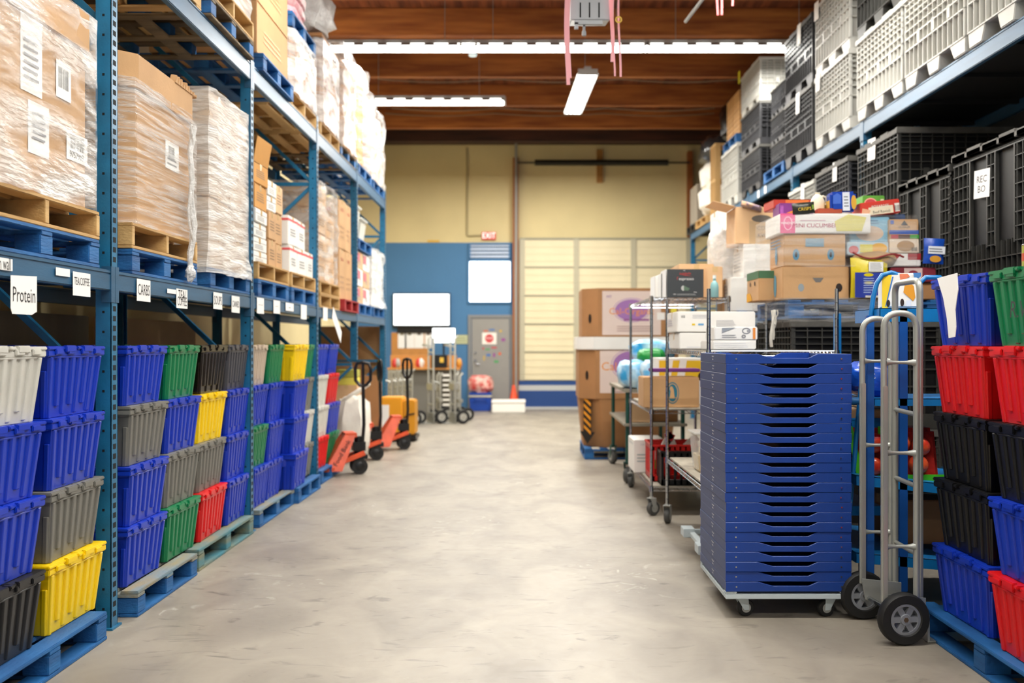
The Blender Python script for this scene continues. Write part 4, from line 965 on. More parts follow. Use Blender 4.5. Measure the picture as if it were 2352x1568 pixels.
# ================================================================ RIGHT TOTES
XRT = 2.03+.207
def rstack(cols, y, desc, x=XRT, z0=.142): stack(cols, x, y, desc, z0=z0, scale=TH, rz=PI)
rstack(['blue','red','near black','near black','blue'], 4.72, 'on the right, behind the hand truck', x=XRT+.02)
rstack(['green','red','near black','blue','red'], 4.08, 'in the lower right corner', x=XRT)
pallet('blue', 2.50, 4.42, 0, 'blue pallet on the floor under the totes in the lower right corner', L=1.42, D=.96)
pallet('blue', 2.60, 3.2, 0, 'blue pallet at the bottom right edge of the view', L=.9, D=.96)
for y,c in ((4.08,['blue','red','black','blue']),): stack(c, XRT+.44, y, 'in the second row behind the lower right corner', scale=TH)
g = G(); g.keep = 1; xf_ = XRT-.207
o = thing('handwritten_mark', 'black handwritten letters R WC on the green tote side', 'lettering', (xf_-.006, 4.02, .142+4*.3285+.15))
g.text('R.WC', .1, (0,0,0), (0,-1,0), (.06,0,1)); g.build('lettering', INK, o)
t = thing('paper_sheet', 'crumpled white paper sheet hanging out of the blue tote beside the hand truck', 'paper', (XRT-.2, 4.72, .142+5*.3285))
g = G(); g.hexa([(-.03,.06,0),(-.032,.06,0),(-.032,-.14,.0),(-.03,-.14,0),(-.03,.06,.002),(-.034,.06,.002),(-.034,-.14,.002),(-.03,-.14,.002)])
pts = [(.10,.0),(-.12,.01),(-.13,-.07),(-.10,-.16),(-.11,-.24),(-.10,-.285),(-.03,-.29),(-.01,-.2),(.03,-.1)]
g.prism(pts, 'x', -.036, -.033); g.build('sheet', PAPER, t)
g = G(); g.lathe([(0,0),(.04,0),(.045,.003),(.045,.1),(.04,.103),(0,.103)], (0,0,0), 'z', 20)
t = thing('food_can', 'tall greenish yellow food can standing beside the green tote', 'can', (2.26,4.42,.142+5*.3285+.02)); g.build('body', flat('#a9a63c',.35), t, True)
g = G(); g.lathe([(.0455,.03),(.0455,.065)], (0,0,0), 'z', 20); g.build('label', flat('#c9502a',.4), t, True); g = G(); g.lathe([(0,.1035),(.042,.1035),(.044,.106),(.046,.1),(.046,.104)], (0,0,0), 'z', 20); g.build('lid', CHROME, t, True)
# ================================================================ TRAY STACK ON DOLLY
TBL = mat('tray_blue', '#0f3a8c', .38, bump=.05, bscale=150, var=.12, vscale=9); TBLS = mat('tray_blue_side', '#1f3768', .5)
def caster(r=.05, fork=None, wheelmat=None, plate=True, h=None):
    def mk(parent, loc, rz=0):
        h_ = h or r*2+.03; c = bpy.data.objects.new('caster', None); C.objects.link(c); c.parent = parent; c.location = loc; c.rotation_euler = (0,0,rz)
        g = G(); w = r*.34
        g.lathe([(0,-w),(r*.9,-w),(r,-w*.6),(r,w*.6),(r*.9,w),(0,w)], (.02,0,r), 'y', 22); g.build('wheel', wheelmat or RUB, c, True)
        g = G(); g.lathe([(0,-w-.002),(r*.55,-w-.002),(r*.55,w+.002),(0,w+.002)], (.02,0,r), 'y', 16); g.build('hub', GREYP, c, True)
        g = G()
        for s in (-1,1): g.hexa([(.005,s*(w+.005)-.002,r-.01),(.035,s*(w+.005)-.002,r-.01),(.035,s*(w+.005)+.002,r-.01),(.005,s*(w+.005)+.002,r-.01),(-.03,s*(w+.005)-.002,h_-.012),(.03,s*(w+.005)-.002,h_-.012),(.03,s*(w+.005)+.002,h_-.012),(-.03,s*(w+.005)+.002,h_-.012)])
        g.box(-.03,.03,-w-.007,w+.007,h_-.014,h_-.008); g.cyl((0,0,h_-.01),(0,0,h_),.018,12)
        if plate: g.box(-.04,.04,-.035,.035,h_-.003,h_)
        g.build('fork', fork or GREYP, c, bevel=.001, seg=1)
        return c
    return mk
DX0, DX1, DY0, DY1 = 1.075, 1.745, 5.30, 6.06
tc = ((DX0+DX1)/2, (DY0+DY1)/2)
dl = thing('tray_dolly', 'low pale grey wheeled dolly under the tall stack of blue trays', 'dolly', (tc[0], tc[1], 0), 0)
w, d = .67, .76
g = G(); dm = mat('dolly_pale_grey','#b9c4c8',.5)
g.box(-w/2,w/2,-d/2,-d/2+.05,.108,.136); g.box(-w/2,w/2,d/2-.05,d/2,.108,.136); g.box(-w/2,-w/2+.05,-d/2+.05,d/2-.05,.108,.136); g.box(w/2-.05,w/2,-d/2+.05,d/2-.05,.108,.136); g.box(-w/2+.05,w/2-.05,-.03,.03,.112,.134)
for sx in (-1,1):
    for sy in (-1,1): g.box(sx*(w/2-.03)-.03, sx*(w/2-.03)+.03, sy*(d/2-.03)-.03, sy*(d/2-.03)+.03, .136, .148)
g.build('frame', dm, dl, bevel=.003)
for sx in (-1,1):
    for sy in (-1,1): caster(.047, dm, RUB, h=.108)(dl, (sx*(w/2-.1), sy*(d/2-.07), 0), (.2 if sx < 0 else -2.9) if sy < 0 else 1.2)
def tray_maker():
    t = thing('stacking_tray', 'x', 'tray'); h = .0515; e = .012
    def side(sgn_):
        return [(-w/2,0),(w/2,0),(w/2,h),(.155,h),(.105,h-.022),(-.085,h-.022),(-.165,h),(-w/2,h)]
    g = G(); g.prism(side(1), 'y', d/2-e, d/2); g.build('back_wall', TBL, t, bevel=.0015, seg=1)
    g = G(); g.prism(side(1), 'y', -d/2, -d/2+e)
    g.build('front_wall', TBL, t, bevel=.0015, seg=1)
    g = G(); g.box(w/2-e,w/2,-d/2+e,d/2-e,0,h); g.build('side_wall', TBLS, t, bevel=.0015, seg=1)
    g = G(); g.box(-w/2,-w/2+e,-d/2+e,d/2-e,0,h)
    g.build('side_wall', TBLS, t, bevel=.0015, seg=1)
    g = G(); g.box(-w/2+e,w/2-e,-d/2+e,d/2-e,.002,.006); g.build('floor_panel', TBL, t)
    g = G(); g.keep = 1; g.text('Homestead', .013, (-w/2-.0012,-.02,h*.68), (0,-1,0), (0,0,1)); g.text('Bakery', .013, (-w/2-.0012,-.02,h*.36), (0,-1,0), (0,0,1)); g.build('lettering', flat('#ffffff'), t)
    g = G()
    for x in (-.28,.28): g.lathe([(0,-d/2-.004),(.0045,-d/2-.004),(.0045,-d/2)], (x,0,h*.5), 'y', 10)
    g.build('rivet', CHROME, t, True)
    return t
for i in range(24):
    inst('tray', tray_maker, (tc[0]+R.uniform(-.002,.002), tc[1]+R.uniform(-.002,.002), .149+i*.0527), R.uniform(-.003,.003), f'flat blue stacking tray, {NTH[23-i]} from the top of the tall stack')
# ================================================================ HAND TRUCK
def bend(p0, p1, p2, r, n=6):
    p0, p1, p2 = Vector(p0), Vector(p1), Vector(p2); a = (p0-p1).normalized()*r+p1; b = (p2-p1).normalized()*r+p1
    out = []
    for i in range(n+1):
        t = i/n; out.append((1-t)**2*a+2*t*(1-t)*p1+t*t*b)
    return out
def loop(x0, x1, z0, zt, r, y=0, y2=None):
    y2 = y if y2 is None else y2
    return [Vector((x0,y,z0))]+bend((x0,y,z0),(x0,y,zt),(x1,y2,zt),r,8)+bend((x0,y,zt),(x1,y2,zt),(x1,y2,z0),r,8)+[Vector((x1,y2,z0))]
HTM = mat('hand_truck_grey','#9fa19c',.35,metal=.35)
def wheel(parent, loc, r, w, hubm, rot=0, name='wheel', spokes=6, hubr=.6):
    c = bpy.data.objects.new(name, None); C.objects.link(c); c.parent = parent; c.location = loc; c.rotation_euler = (0,0,rot)
    g = G(); g.lathe([(r*hubr,-w*.42),(r*hubr+.006,-w/2),(r*.93,-w/2),(r*.99,-w*.3),(r,0),(r*.99,w*.3),(r*.93,w/2),(r*hubr+.006,w/2),(r*hubr,w*.42),(r*hubr,-w*.42)], (0,0,0), 'y', 36); g.build('tyre', RUB, c, True)
    g = G(); g.lathe([(r*hubr,-w*.4),(r*(hubr-.1),-w*.42),(r*(hubr-.1),w*.42),(r*hubr,w*.4)], (0,0,0), 'y', 30); g.lathe([(0,-w*.46),(r*.2,-w*.46),(r*.23,-w*.3),(r*.23,w*.3),(r*.2,w*.46),(0,w*.46)], (0,0,0), 'y', 20)
    for k in range(spokes):
        a = 2*PI*k/spokes; g.bar((r*.18*math.cos(a),0,r*.18*math.sin(a)),(r*(hubr-.06)*math.cos(a),0,r*(hubr-.06)*math.sin(a)), w*.75, r*.2, up=(0,1,0)) if 0 else g.bar((r*.18*math.cos(a),0,r*.18*math.sin(a)),(r*(hubr-.06)*math.cos(a),0,r*(hubr-.06)*math.sin(a)), r*.22, w*.72, up=(0,1,0))
    g.build('hub', hubm, c, True)
    g = G(); g.lathe([(0,-w*.49),(r*.1,-w*.49),(r*.1,-w*.4)], (0,0,0), 'y', 6); g.build('axle_nut', mat('rusty_nut','#6e5a48',.5,metal=.6), c)
    return c
ht = thing('hand_truck', 'tall grey tubular hand truck with black wheels and spoked hubs beside the red totes', 'hand truck', (1.85,5.05,0))
def L(x, y, z): return (x-1.85, y-5.05, z)
for k, (y, xa, xb, zt) in enumerate(((4.90,1.772,1.932,1.618),(5.28,1.795,1.945,1.60))):
    g = G(); r = .0155
    pts = [Vector(L(p.x,p.y,p.z)) for p in loop(xa, xb, .20, zt, .079, y)]
    g.tube(pts, r, 12)
    for z in (.25+.0, ):
        pass
    for zc_ in (.47,.93,1.375):
        cc = Vector(L((xa+xb)/2, y, zc_)); hw = (xb-xa)/2; n = 8
        ps = []; 
        vs = []
        for i in range(n+1):
            u = -1+2*i/n; rr_ = .0085+.011*abs(u)**3; vs.append((cc.x+u*(hw-.008), rr_))
        g.lathe([(rr_, xx) for xx, rr_ in vs], (0, cc.y, cc.z), 'x', 10)
    g.build('side_frame', HTM, ht, True)
    g = G(); g.box(L(xa,0,0)[0]-.009, L(xa,0,0)[0]+.014, L(0,y,0)[1]-.02, L(0,y,0)[1]-.008, .2, 1.26); g.build('rail_strip', ALU, ht, bevel=.003)
g = G(); xb = 1.975
pts = [Vector(L(xb, 4.965, .19)), Vector(L(xb,4.965,1.2))]+bend(L(xb,4.965,1.2),L(xb,4.965,1.785),L(xb-.01,5.27,1.785),.06,8)+bend(L(xb,4.965,1.785),L(xb-.01,5.27,1.785),L(xb-.01,5.27,.2),.06,8)+[Vector(L(xb-.01,5.27,.2))]
g.tube(pts, .0165, 12)
for z in (1.12,.76,.42): g.cyl(L(xb,4.965,z-.01), L(xb-.01,5.27,z), .012, 10)
g.build('back_frame', HTM, ht, True)
wheel(ht, L(1.853,4.86,.127), .127, .062, mat('hub_grey','#8d9198',.45,metal=.2), rot=.10)
wheel(ht, L(1.812,5.32,.127), .127, .062, mat('hub_grey','#8d9198'), rot=.10)
g = G(); g.cyl(L(1.853,4.84,.127), L(1.812,5.34,.127), .012, 10); g.build('axle', CHROME, ht, True)
for y in (4.93,5.25): g = G(); g.prism([(p[0]-1.85,p[1]) for p in ((1.78,.23),(1.80,.12),(1.99,.04),(1.99,.21))], 'y', y-5.05-.004, y-5.05+.004); g.build('axle_bracket', HTM, ht, bevel=.001, seg=1)
g = G(); g.box(L(1.99,0,0)[0], L(2.2,0,0)[0], -.17, .23, .004, .012); g.box(L(1.98,0,0)[0], L(1.99,0,0)[0], -.17, .23, .004, .14); g.build('nose_plate', ALU, ht)
# ================================================================ BLUE PICKING LADDER CART
LB_ = mat('ladder_blue_paint','#1372b4',.3,bump=.05,var=.15); LBD = mat('ladder_blue_post','#14509c',.35,var=.1)
lc = thing('picking_cart', 'bright blue ladder cart with looped handrails and sloping shelves behind the hand truck', 'cart', (2.35,5.9,0))
def K(x,y,z): return (x-2.35,y-5.9,z)
cx0, cx1, cy0, cy1 = 2.0, 2.72, 5.45, 6.35
for (x, y, wd, m) in ((2.06,5.42,.048,LBD),(cx1,5.45,.04,LB_),(2.0,6.35,.04,LB_),(cx1,6.35,.04,LB_)):
    g = G(); k = K(x,y,0); g.box(k[0]-wd/2,k[0]+wd/2,k[1]-.02,k[1]+.02,.12,1.66); g.build('post', m, lc, bevel=.004)
g = G(); k = K(1.87,5.37,0); g.box(k[0]-.02,k[0]+.022,k[1]-.0,k[1]+.03,.2,1.62); g.build('post', LBD, lc, bevel=.004)
def shelf(z, dz=0, x0=1.80, x1=2.72, lip=.06, y0=5.40, y1=6.35):
    g = G(); a = K(x0,y0,0); b = K(x1,y1,0)
    def P(x,y,zz): return (x,y,zz+(dz*(b[0]-x)/(b[0]-a[0])))
    def slab(xa,xb,ya,yb,za,zb): g.hexa([P(xa,ya,za),P(xb,ya,za),P(xb,yb,za),P(xa,yb,za),P(xa,ya,zb),P(xb,ya,zb),P(xb,yb,zb),P(xa,yb,zb)])
    slab(a[0],b[0],a[1],b[1],z,z+.006); slab(a[0],b[0],a[1],a[1]+.005,z-lip,z+.006); slab(a[0],a[0]+.005,a[1],b[1],z-lip,z+.006)
    g.build('shelf', LB_, lc, bevel=.001, seg=1)
shelf(1.655, x0=1.93, lip=.07, y1=5.8); shelf(1.165, .0, x0=1.9, lip=.035, y1=5.9); shelf(.66, .09, lip=.05); shelf(.25, .08, lip=.05)
# tubular handrail and stair flights on the left
for y in (5.50,):
    g = G(); g.tube([K(1.74,y,.15),K(1.80,y,.55),K(1.86,y,1.2),K(1.93,y,1.72)]+[K(*p) for p in ((1.95,y,1.80),(1.98,y,1.845),(2.03,y,1.86),(2.08,y,1.845),(2.105,y,1.80),(2.11,y,1.66))], .0135, 10); g.build('handrail', LB_, lc, True)
g = G(); g.tube([K(2.20,5.6,1.66),K(2.22,5.6,1.80),K(2.26,5.6,1.84),K(2.34,5.6,1.84),K(2.38,5.6,1.80),K(2.40,5.6,1.66)], .0135, 10); g.build('handrail', LB_, lc, True)
g = G(); g.tube([K(1.70,5.46,1.15),K(1.82,5.44,1.155),K(2.0,5.44,1.15)], .02, 10); g.tube([K(1.70,5.46,1.14),K(1.68,5.48,.72),K(1.72,5.48,.62),K(1.80,5.46,.6)], .0125, 10); g.build('rail', LB_, lc, True)
for i, z in enumerate((.30,.55,.80,1.04)):
    g = G(); a, b = K(1.76+.02*i,5.55,0), K(2.0,6.25,0); g.box(a[0],b[0],a[1],b[1],z,z+.012); g.box(a[0],a[0]+.01,a[1],b[1],z-.04,z+.012); g.box(a[0],b[0],a[1],a[1]+.008,z-.04,z); g.build('step', LB_, lc, bevel=.002)
g = G(); g.bar(K(1.9,5.6,.12),K(1.9,5.6,1.0),.03,.02); g.bar(K(2.3,5.42,.15),K(2.5,5.42,1.64),.03,.02); g.build('strut', LB_, lc)
for x, y in ((2.0,5.6),(2.66,5.6),(2.0,6.3),(2.66,6.3)): caster(.045, GREYP, RUB, h=.12)(lc, K(x,y,0), .4)
# goods on the ladder cart
def pk(px0, px1, py0, py1, Y): return PX(px0,Y), PX(px1,Y), HZ(py1,Y), HZ(py0,Y)
x0,x1,z0,z1 = pk(2026,2108,632,712,5.5)
BBc = (x0+.1*math.cos(.27)+.15*math.sin(.27), 5.5-.1*math.sin(.27)+.15*math.cos(.27))
box('banana_box', 'white and yellow fruit box with oval holes atop the blue ladder cart', 'box', *BBc, 1.663, .2, .3, z1-z0, WHITEC, rz=-.27, prints=[('poly','F',[(.0,0),(.0,.95),(.25,.95),(.18,.5),(.15,0)],'#e6c21d'),('poly','F',[(.08,.05),(.11,.05),(.3,.9),(.26,.9)],'#3f77b5'),('poly','F',[(.48,.75),(.72,.9),(.66,.98),(.45,.98)],'#dd7a55'),('poly','F',[(.55,.45),(.8,.2),(.86,.3),(.82,.62),(.62,.85)],'#d99320'),('oval','F',.16,.14,.05,.1,'#1c120a'),('oval','F',.52,.16,.05,.11,'#2a160a'),('poly','F',[(.85,.75),(1,.9),(1,1),(.8,1)],'#3f77b5'),('rect','F',.62,.05,.74,.22,'#d8dbe4')], tape=None, bev=.01)
bag = thing('gift_bag', 'crumpled shiny blue bag with white letters on the middle shelf of the ladder cart', 'bag', (1.97,5.62,1.171))
g = G(); g.blob((0,0,.10),.15,.13,.10,22,12,.25,4,2,sq=.7); g.build('body', mat('foil_blue','#1b55c4',.2,bump=.5,bscale=12), bag, True)
g = G(); g.blob((-.05,0,.225),.026,.025,.035,12,8,.4,5,3); g.blob((.14,0,.2),.05,.04,.03,12,8,.5,5,7); g.build('knot', mat('foil_blue','#1b55c4'), bag, True)
g = G(); g.text('art', .06, (-.07,-.142,.12), (1,0,.1), (-.05,0,1)); g.build('lettering', PAPER, bag)
ap = thing('apple_bag', 'green-edged bag of red apples on the sloping shelf of the ladder cart', 'bag', (2.06,5.62,.70))
g = G(); g.hexa([(-.2,-.12,0),(.24,-.12,0),(.24,.12,0),(-.2,.12,0),(-.26,-.1,.3),(.22,-.1,.3),(.22,.1,.3),(-.26,.1,.3)]); g.build('liner', mat('bag_film','#b02a22',.25,var=.5,vscale=9,col2='#4d0d0c'), ap, bevel=.02)
g = G(); g.hexa([(-.215,-.13,-.0),(-.175,-.13,0),(-.175,-.12,0),(-.215,-.12,0),(-.275,-.11,.31),(-.24,-.11,.31),(-.24,-.1,.31),(-.275,-.1,.31)]); g.box(-.2,.26,-.132,-.12,0,.045); g.box(-.1,.0,-.115,-.105,.26,.31); g.build('green_edge', mat('lime_green','#47b51d',.35), ap)
for i, (ax, az) in enumerate(((-.12,.22),(-.13,.09),(.0,.12),(.02,.22),(.12,.1),(.13,.2))):
    g = G(); g.blob((ax,-.12,az),.055,.045,.055,14,10,.06,2,i); g.build('apple', mat('apple_red','#b51a1c',.25,var=.3,vscale=14,col2='#d8602e'), ap, True)
for (x,y,z,w_,d_,h_,m_,lab) in ((1.93,5.75,.815+.005,.3,.35,.28,CARD,'small brown carton behind the apple bag on the ladder cart'),(2.35,5.9,.33,.5,.5,.25,CARDB,'dark brown carton on the bottom shelf of the ladder cart'),(1.74,6.5,.0,.3,.3,.95,CARDB,'tall brown carton standing between the tray stack and the ladder cart')):
    box('carton', lab, 'box', x, y, z, w_, d_, h_, m_)
# ================================================================ WIRE SHELF CARTS
def wire_cart(name, label, x0, x1, y0, y1, shelves, top, wood=()):
    cx, cy = (x0+x1)/2, (y0+y1)/2
    t = thing(name, label, 'shelf cart', (cx,cy,0)); hw, hd = (x1-x0)/2, (y1-y0)/2
    for sx in (-1,1):
        for sy in (-1,1):
            g = G(); g.cyl((sx*hw,sy*hd,.15),(sx*hw,sy*hd,top),.0127,12); p = g.build('post', CHROME, t, True)
            g = G()
            for k in range(int((top-.2)/.0254/2)): z = .2+k*.0508; g.lathe([(.0128,z),(.0131,z+.001),(.0131,z+.003),(.0128,z+.004)], (sx*hw,sy*hd,0), 'z', 12)
            g.build('groove', mat('groove_dark','#4a4d52',.4,metal=.8), p, True)
            caster(.0625, GREYP, mat('caster_tread','#4a4a48',.6), plate=False, h=.16)(t, (sx*hw,sy*hd,0), .9+sy*.3)
    for i, z in enumerate(shelves):
        g = G(); r = .0035
        for zz in (z, z-.03):
            for a, b in (((-hw,-hd),(hw,-hd)),((hw,-hd),(hw,hd)),((hw,hd),(-hw,hd)),((-hw,hd),(-hw,-hd))): g.cyl((*a,zz),(*b,zz),r,6)
        def zig(a, b):
            a, b = Vector(a), Vector(b); n = max(4, int((b-a).length/.04)); pts = []
            for k in range(n+1): p = a+(b-a)*k/n; p.z = z if k % 2 else z-.03; pts.append(p)
            g.tube(pts, .0028, 4)
        zig((-hw,-hd,z),(hw,-hd,z)); zig((-hw,hd,z),(hw,hd,z)); zig((-hw,-hd,z),(-hw,hd,z)); zig((hw,-hd,z),(hw,hd,z))
        s = g.build('shelf', CHROME, t)
        g = G()
        if i in wood: g.box(-hw+.02,hw-.02,-hd+.02,hd-.02,z,z+.012); g.build('liner', mat('shelf_liner','#b9b2a2',.5,var=.3,vscale=14), s)
        else:
            n = int(2*hw/.045)
            for k in range(1,n): x = -hw+2*hw*k/n; g.box(x-.0025,x+.0025,-hd,hd,z-.0025,z+.0025)
            for k in (1,2,3): y = -hd+2*hd*k/4; g.box(-hw,hw,y-.003,y+.003,z-.008,z-.003)
            g.build('wire', CHROME, s)
        for sx in (-1,1):
            for sy in (-1,1): g = G(); g.lathe([(.013,z-.04),(.02,z-.035),(.017,z+.008),(.013,z+.008)], (sx*hw,sy*hd,0), 'z', 12); g.build('collar', CHROME, s, True)
    return t
wire_cart('wire_shelf_cart', 'chrome wire shelf cart directly behind the tall stack of blue trays', 1.17, 1.98, 6.30, 8.12, (1.42,.53), 1.815, wood=(1,))
wire_cart('wire_shelf_cart', 'taller chrome wire shelf cart holding the black espresso box on top', 1.09, 1.75, 8.5, 10.15, (1.86,.90,.24), 1.875, wood=(1,2))
def fb(px0, px1, pytop, Y, z, dep, name, label, cat, m, **k):
    """box whose front face stands at depth Y between two picture columns; returns it"""
    x0, x1 = PX(px0,Y), PX(px1,Y); h = HZ(pytop,Y)-z
    return box(name, label, cat, (x0+x1)/2, Y+dep/2, z, x1-x0, dep, h, m, **k)
z = 1.427; GB = [('bars','F',.08,.75,.05,.12,'#777777'),('lines','F',.2,.65,.42,.85,3,'#b5b5ba'),('rect','F',.19,.33,.23,.42,'#e0c030'),('rect','F',.27,.33,.34,.42,'#6fa0c8'),('lines','F',.5,.2,.75,.6,6,'#c4c4c8'),('lines','L',.1,.3,.6,.7,4,'#b9b2c2')]
fb(1560,1737,764,7.2,z,.5,'appliance_box','lower white box on the cart behind the blue trays','box',WHITEC,prints=[('rect','F',.1,.1,.6,.15,'#d5d5d8')])
fb(1555,1735,715,7.2,HZ(764,7.2)+.004,.5,'appliance_box','large white box with small yellow and blue marks on the cart behind the trays','box',WHITEC,prints=GB)
fb(1637,1735,782,6.5,z,.45,'white_box','flat white lidded box with an open end on the front of the cart','box',WHITEC,tape=None,prints=[('lines','F',.05,.2,.9,.8,3,'#dddddd')])
fb(1640,1740,750,6.5,HZ(782,6.5)+.003,.3,'light_box','white box printed with an oval lamp and an orange bar on the cart','box',WHITEC,tape=None,prints=[('ring','F',.74,.68,.1,.24,'#8a8a8e'),('oval','F',.78,.68,.03,.08,'#9a9a9e'),('ring','F',.68,.28,.05,.14,'#8a8a8e'),('rect','F',.89,.08,.95,.92,'#e08a3c'),('lines','F',.18,.15,.55,.45,2,'#a5a5a8'),('poly','F',[(.18,.55),(.5,.95),(.18,.9)],'#8f959c')])
# espresso box and company on the taller cart
z = 1.867; Y = 8.65
ES = [('rect','F',0,0,1,1,'#33383c'),('text','F',.53,.66,.15,"espresso",'#e8e8e6'),('text','F',.29,.67,.15,"l'",'#c8302c'),('text','F',.5,.85,.11,'Lombella','#c8302c'),('text','F',.47,.95,.045,'caffe','#e8e8e6'),('poly','F',[(.3,.82),(.5,.80),(.7,.74),(.5,.78)],'#c8302c'),('oval','F',.44,.33,.055,.09,'#b9bbb8'),('poly','F',[(.46,.42),(.62,.32),(.58,.24),(.46,.25)],'#55705a'),('text','F',.77,.19,.05,'800 g','#e8e8e6'),('text','F',.2,.11,.07,'100','#e8e8e6'),('lines','F',.27,.07,.85,.14,2,'#a8aaab'),('rect','L',0,0,1,1,'#eceded')]
fb(1532,1616,618,Y,z,.34,'espresso_box','dark grey espresso capsule box on the top shelf of the taller wire cart','box',WHITEC,prints=ES,tape=None)
fb(1519,1531,628,8.9,z,.34,'coffee_box','white-sided box standing just left behind the espresso box','box',WHITEC,tape=None,prints=[('rect','F',0,0,1,1,'#2f3a3a'),('rect','L',0,0,.9,1,'#f4f6f6')])
fb(1505,1519,633,9.1,z,.34,'coffee_box','outermost white box behind the espresso box on the top shelf','box',WHITEC,tape=None,prints=[('rect','L',0,0,.9,1,'#f4f6f6')])
fb(1560,1640,606,9.3,z,.6,'carton','tan carton behind the espresso box','box',CARDL,prints=[('rect','F',.85,.1,1,.9,'#dca83c')])
fb(1625,1660,612,9.1,z,.3,'carton','narrow tan carton to the right behind the espresso box','box',CARDL)
t = thing('spray_bottle', 'pale turquoise plastic bottle beside the tan carton on the wire cart', 'bottle', (PX(1641,8.75),8.75,z))
g = G(); g.lathe([(0,0),(.035,0),(.038,.01),(.038,.1),(.03,.13),(.013,.15),(.013,.17),(0,.17)], (0,0,0), 'z', 18); g.build('body', mat('turquoise_bottle','#8fc4c8',.2,alpha=.8), t, True)
g = G(); g.lathe([(0,.17),(.015,.17),(.015,.2),(0,.2)], (0,0,0), 'z', 14); g.build('cap', flat('#e8f2f2'), t, True)
# middle shelf: produce box, bags
z = .915
fb(1478,1606,866,8.6,z,.4,'banana_box','brown fruit box with a round blue emblem on the middle wire shelf','box',CARD,tape=None,prints=[('oval','F',.52,.48,.12,.36,'#1f6f86'),('ring','F',.52,.48,.105,.32,'#c9a070'),('oval','F',.5,.62,.03,.08,'#c9a070'),('poly','F',[(.47,.3),(.56,.3),(.54,.62),(.49,.6)],'#c9a070'),('text','F',.52,.33,.1,'bananas','#c9a070')])
t = box('produce_punnet', 'purple-edged plastic tray of fruit poking out of the brown fruit box', 'tray', 1.32, 8.75, z+.305, .42, .25, .03, flat('#6d2a7a'), tape=None)
t = box('banana_box', 'yellow and white banana box in the middle of the taller wire cart', 'box', 1.44, 9.3, z, .42, .5, .42, WHITEC, tape=None, prints=[('poly','F',[(0,.1),(.2,.95),(.0,.95)],'#e2b714'),('poly','F',[(.2,.1),(.3,.1),(.45,.95),(.3,.95)],'#e2b714'),('poly','F',[(.5,.2),(1,.7),(1,.95),(.6,.95)],'#e2b714'),('oval','F',.9,.6,.06,.09,'#2a1a0a')])
for i, (x, y, dz) in enumerate(((1.24,9.5,0),(1.3,9.75,.16))):
    g = G(); g.blob((0,0,.12),.16,.2,.12,18,10,.2,3,i+4,sq=.8); o = g.build('snack_bag', mat('bag_blue_white','#4aa8d8',.25,var=.5,vscale=9,col2='#dcecf4'), None, True); o.location = (x,y,z+dz); tag(o, ['lower','upper'][i]+' light blue and white bag behind the fruit box on the wire cart', 'bag')
# lower shelf things of the taller cart
z = .255
CT = [('text','L',.5,.85,.08,'U.S. EMERGENCY FOOD RATION','#7a8a90'),('lines','F',.1,.3,.7,.6,3,'#9fb0b0'),('text','F',.5,.86,.07,'U.S. EMERGENCY','#7a8a90'),('rect','F',.6,.1,.8,.4,'#57ad3e')]
fb(1456,1528,1010,9.35,z,.5,'ration_box','white carton with grey lettering and a green patch low on the wire cart','box',WHITEC,prints=CT,tape=None)
def crate(label, x, y, z, w, d, h, m):
    t = thing('plastic_crate', label, 'crate', (x,y,z)); g = G()
    g.box(-w/2,w/2,-d/2,d/2,0,.01)
    for s in (-1,1):
        g.box(-w/2,w/2,*sorted((s*d/2,s*(d/2-.012))),h-.05,h); g.box(*sorted((s*w/2,s*(w/2-.012))),-d/2,d/2,h-.05,h)
        g.box(-w/2,w/2,*sorted((s*d/2,s*(d/2-.012))),0,.05); g.box(*sorted((s*w/2,s*(w/2-.012))),-d/2,d/2,0,.05)
        for k in range(9): u = -1+2*k/8; g.box(u*(w/2-.012)-.01,u*(w/2-.012)+.01,*sorted((s*d/2,s*(d/2-.01))),0,h); g.box(*sorted((s*w/2,s*(w/2-.01))),u*(d/2-.012)-.01,u*(d/2-.012)+.01,0,h)
    g.build('body', m, t, bevel=.002, seg=1)
    g = G(); g.box(-w/2-.008,w/2+.008,-d/2-.008,-d/2+.004,h-.015,h+.004); g.box(-w/2-.008,w/2+.008,d/2-.004,d/2+.008,h-.015,h+.004); g.box(-w/2-.008,-w/2+.004,-d/2,d/2,h-.015,h+.004); g.box(w/2-.004,w/2+.008,-d/2,d/2,h-.015,h+.004); g.build('rim', m, t, bevel=.002)
    return t
crate('red plastic crate holding white and red packets low on the taller wire cart', 1.33, 9.0, z, .40, .5, .32, mat('crate_red','#c91c16',.35))
crate('black plastic crate low on the taller wire cart', 1.40, 8.66, z, .45, .30, .29, mat('crate_black','#0c0c0d',.4))
for i, (x, rz) in enumerate(((1.26,.5),(1.36,-.4),(1.45,.8))): box('food_packet', 'white and red packet sticking out of the red crate, %s of three' % NTH[i], 'packet', x, 9.0, z+.26, .07, .04, .16, WHITEC, ry=rz, tape=None, prints=[('rect','F',0,.6,1,1,'#c23232')])
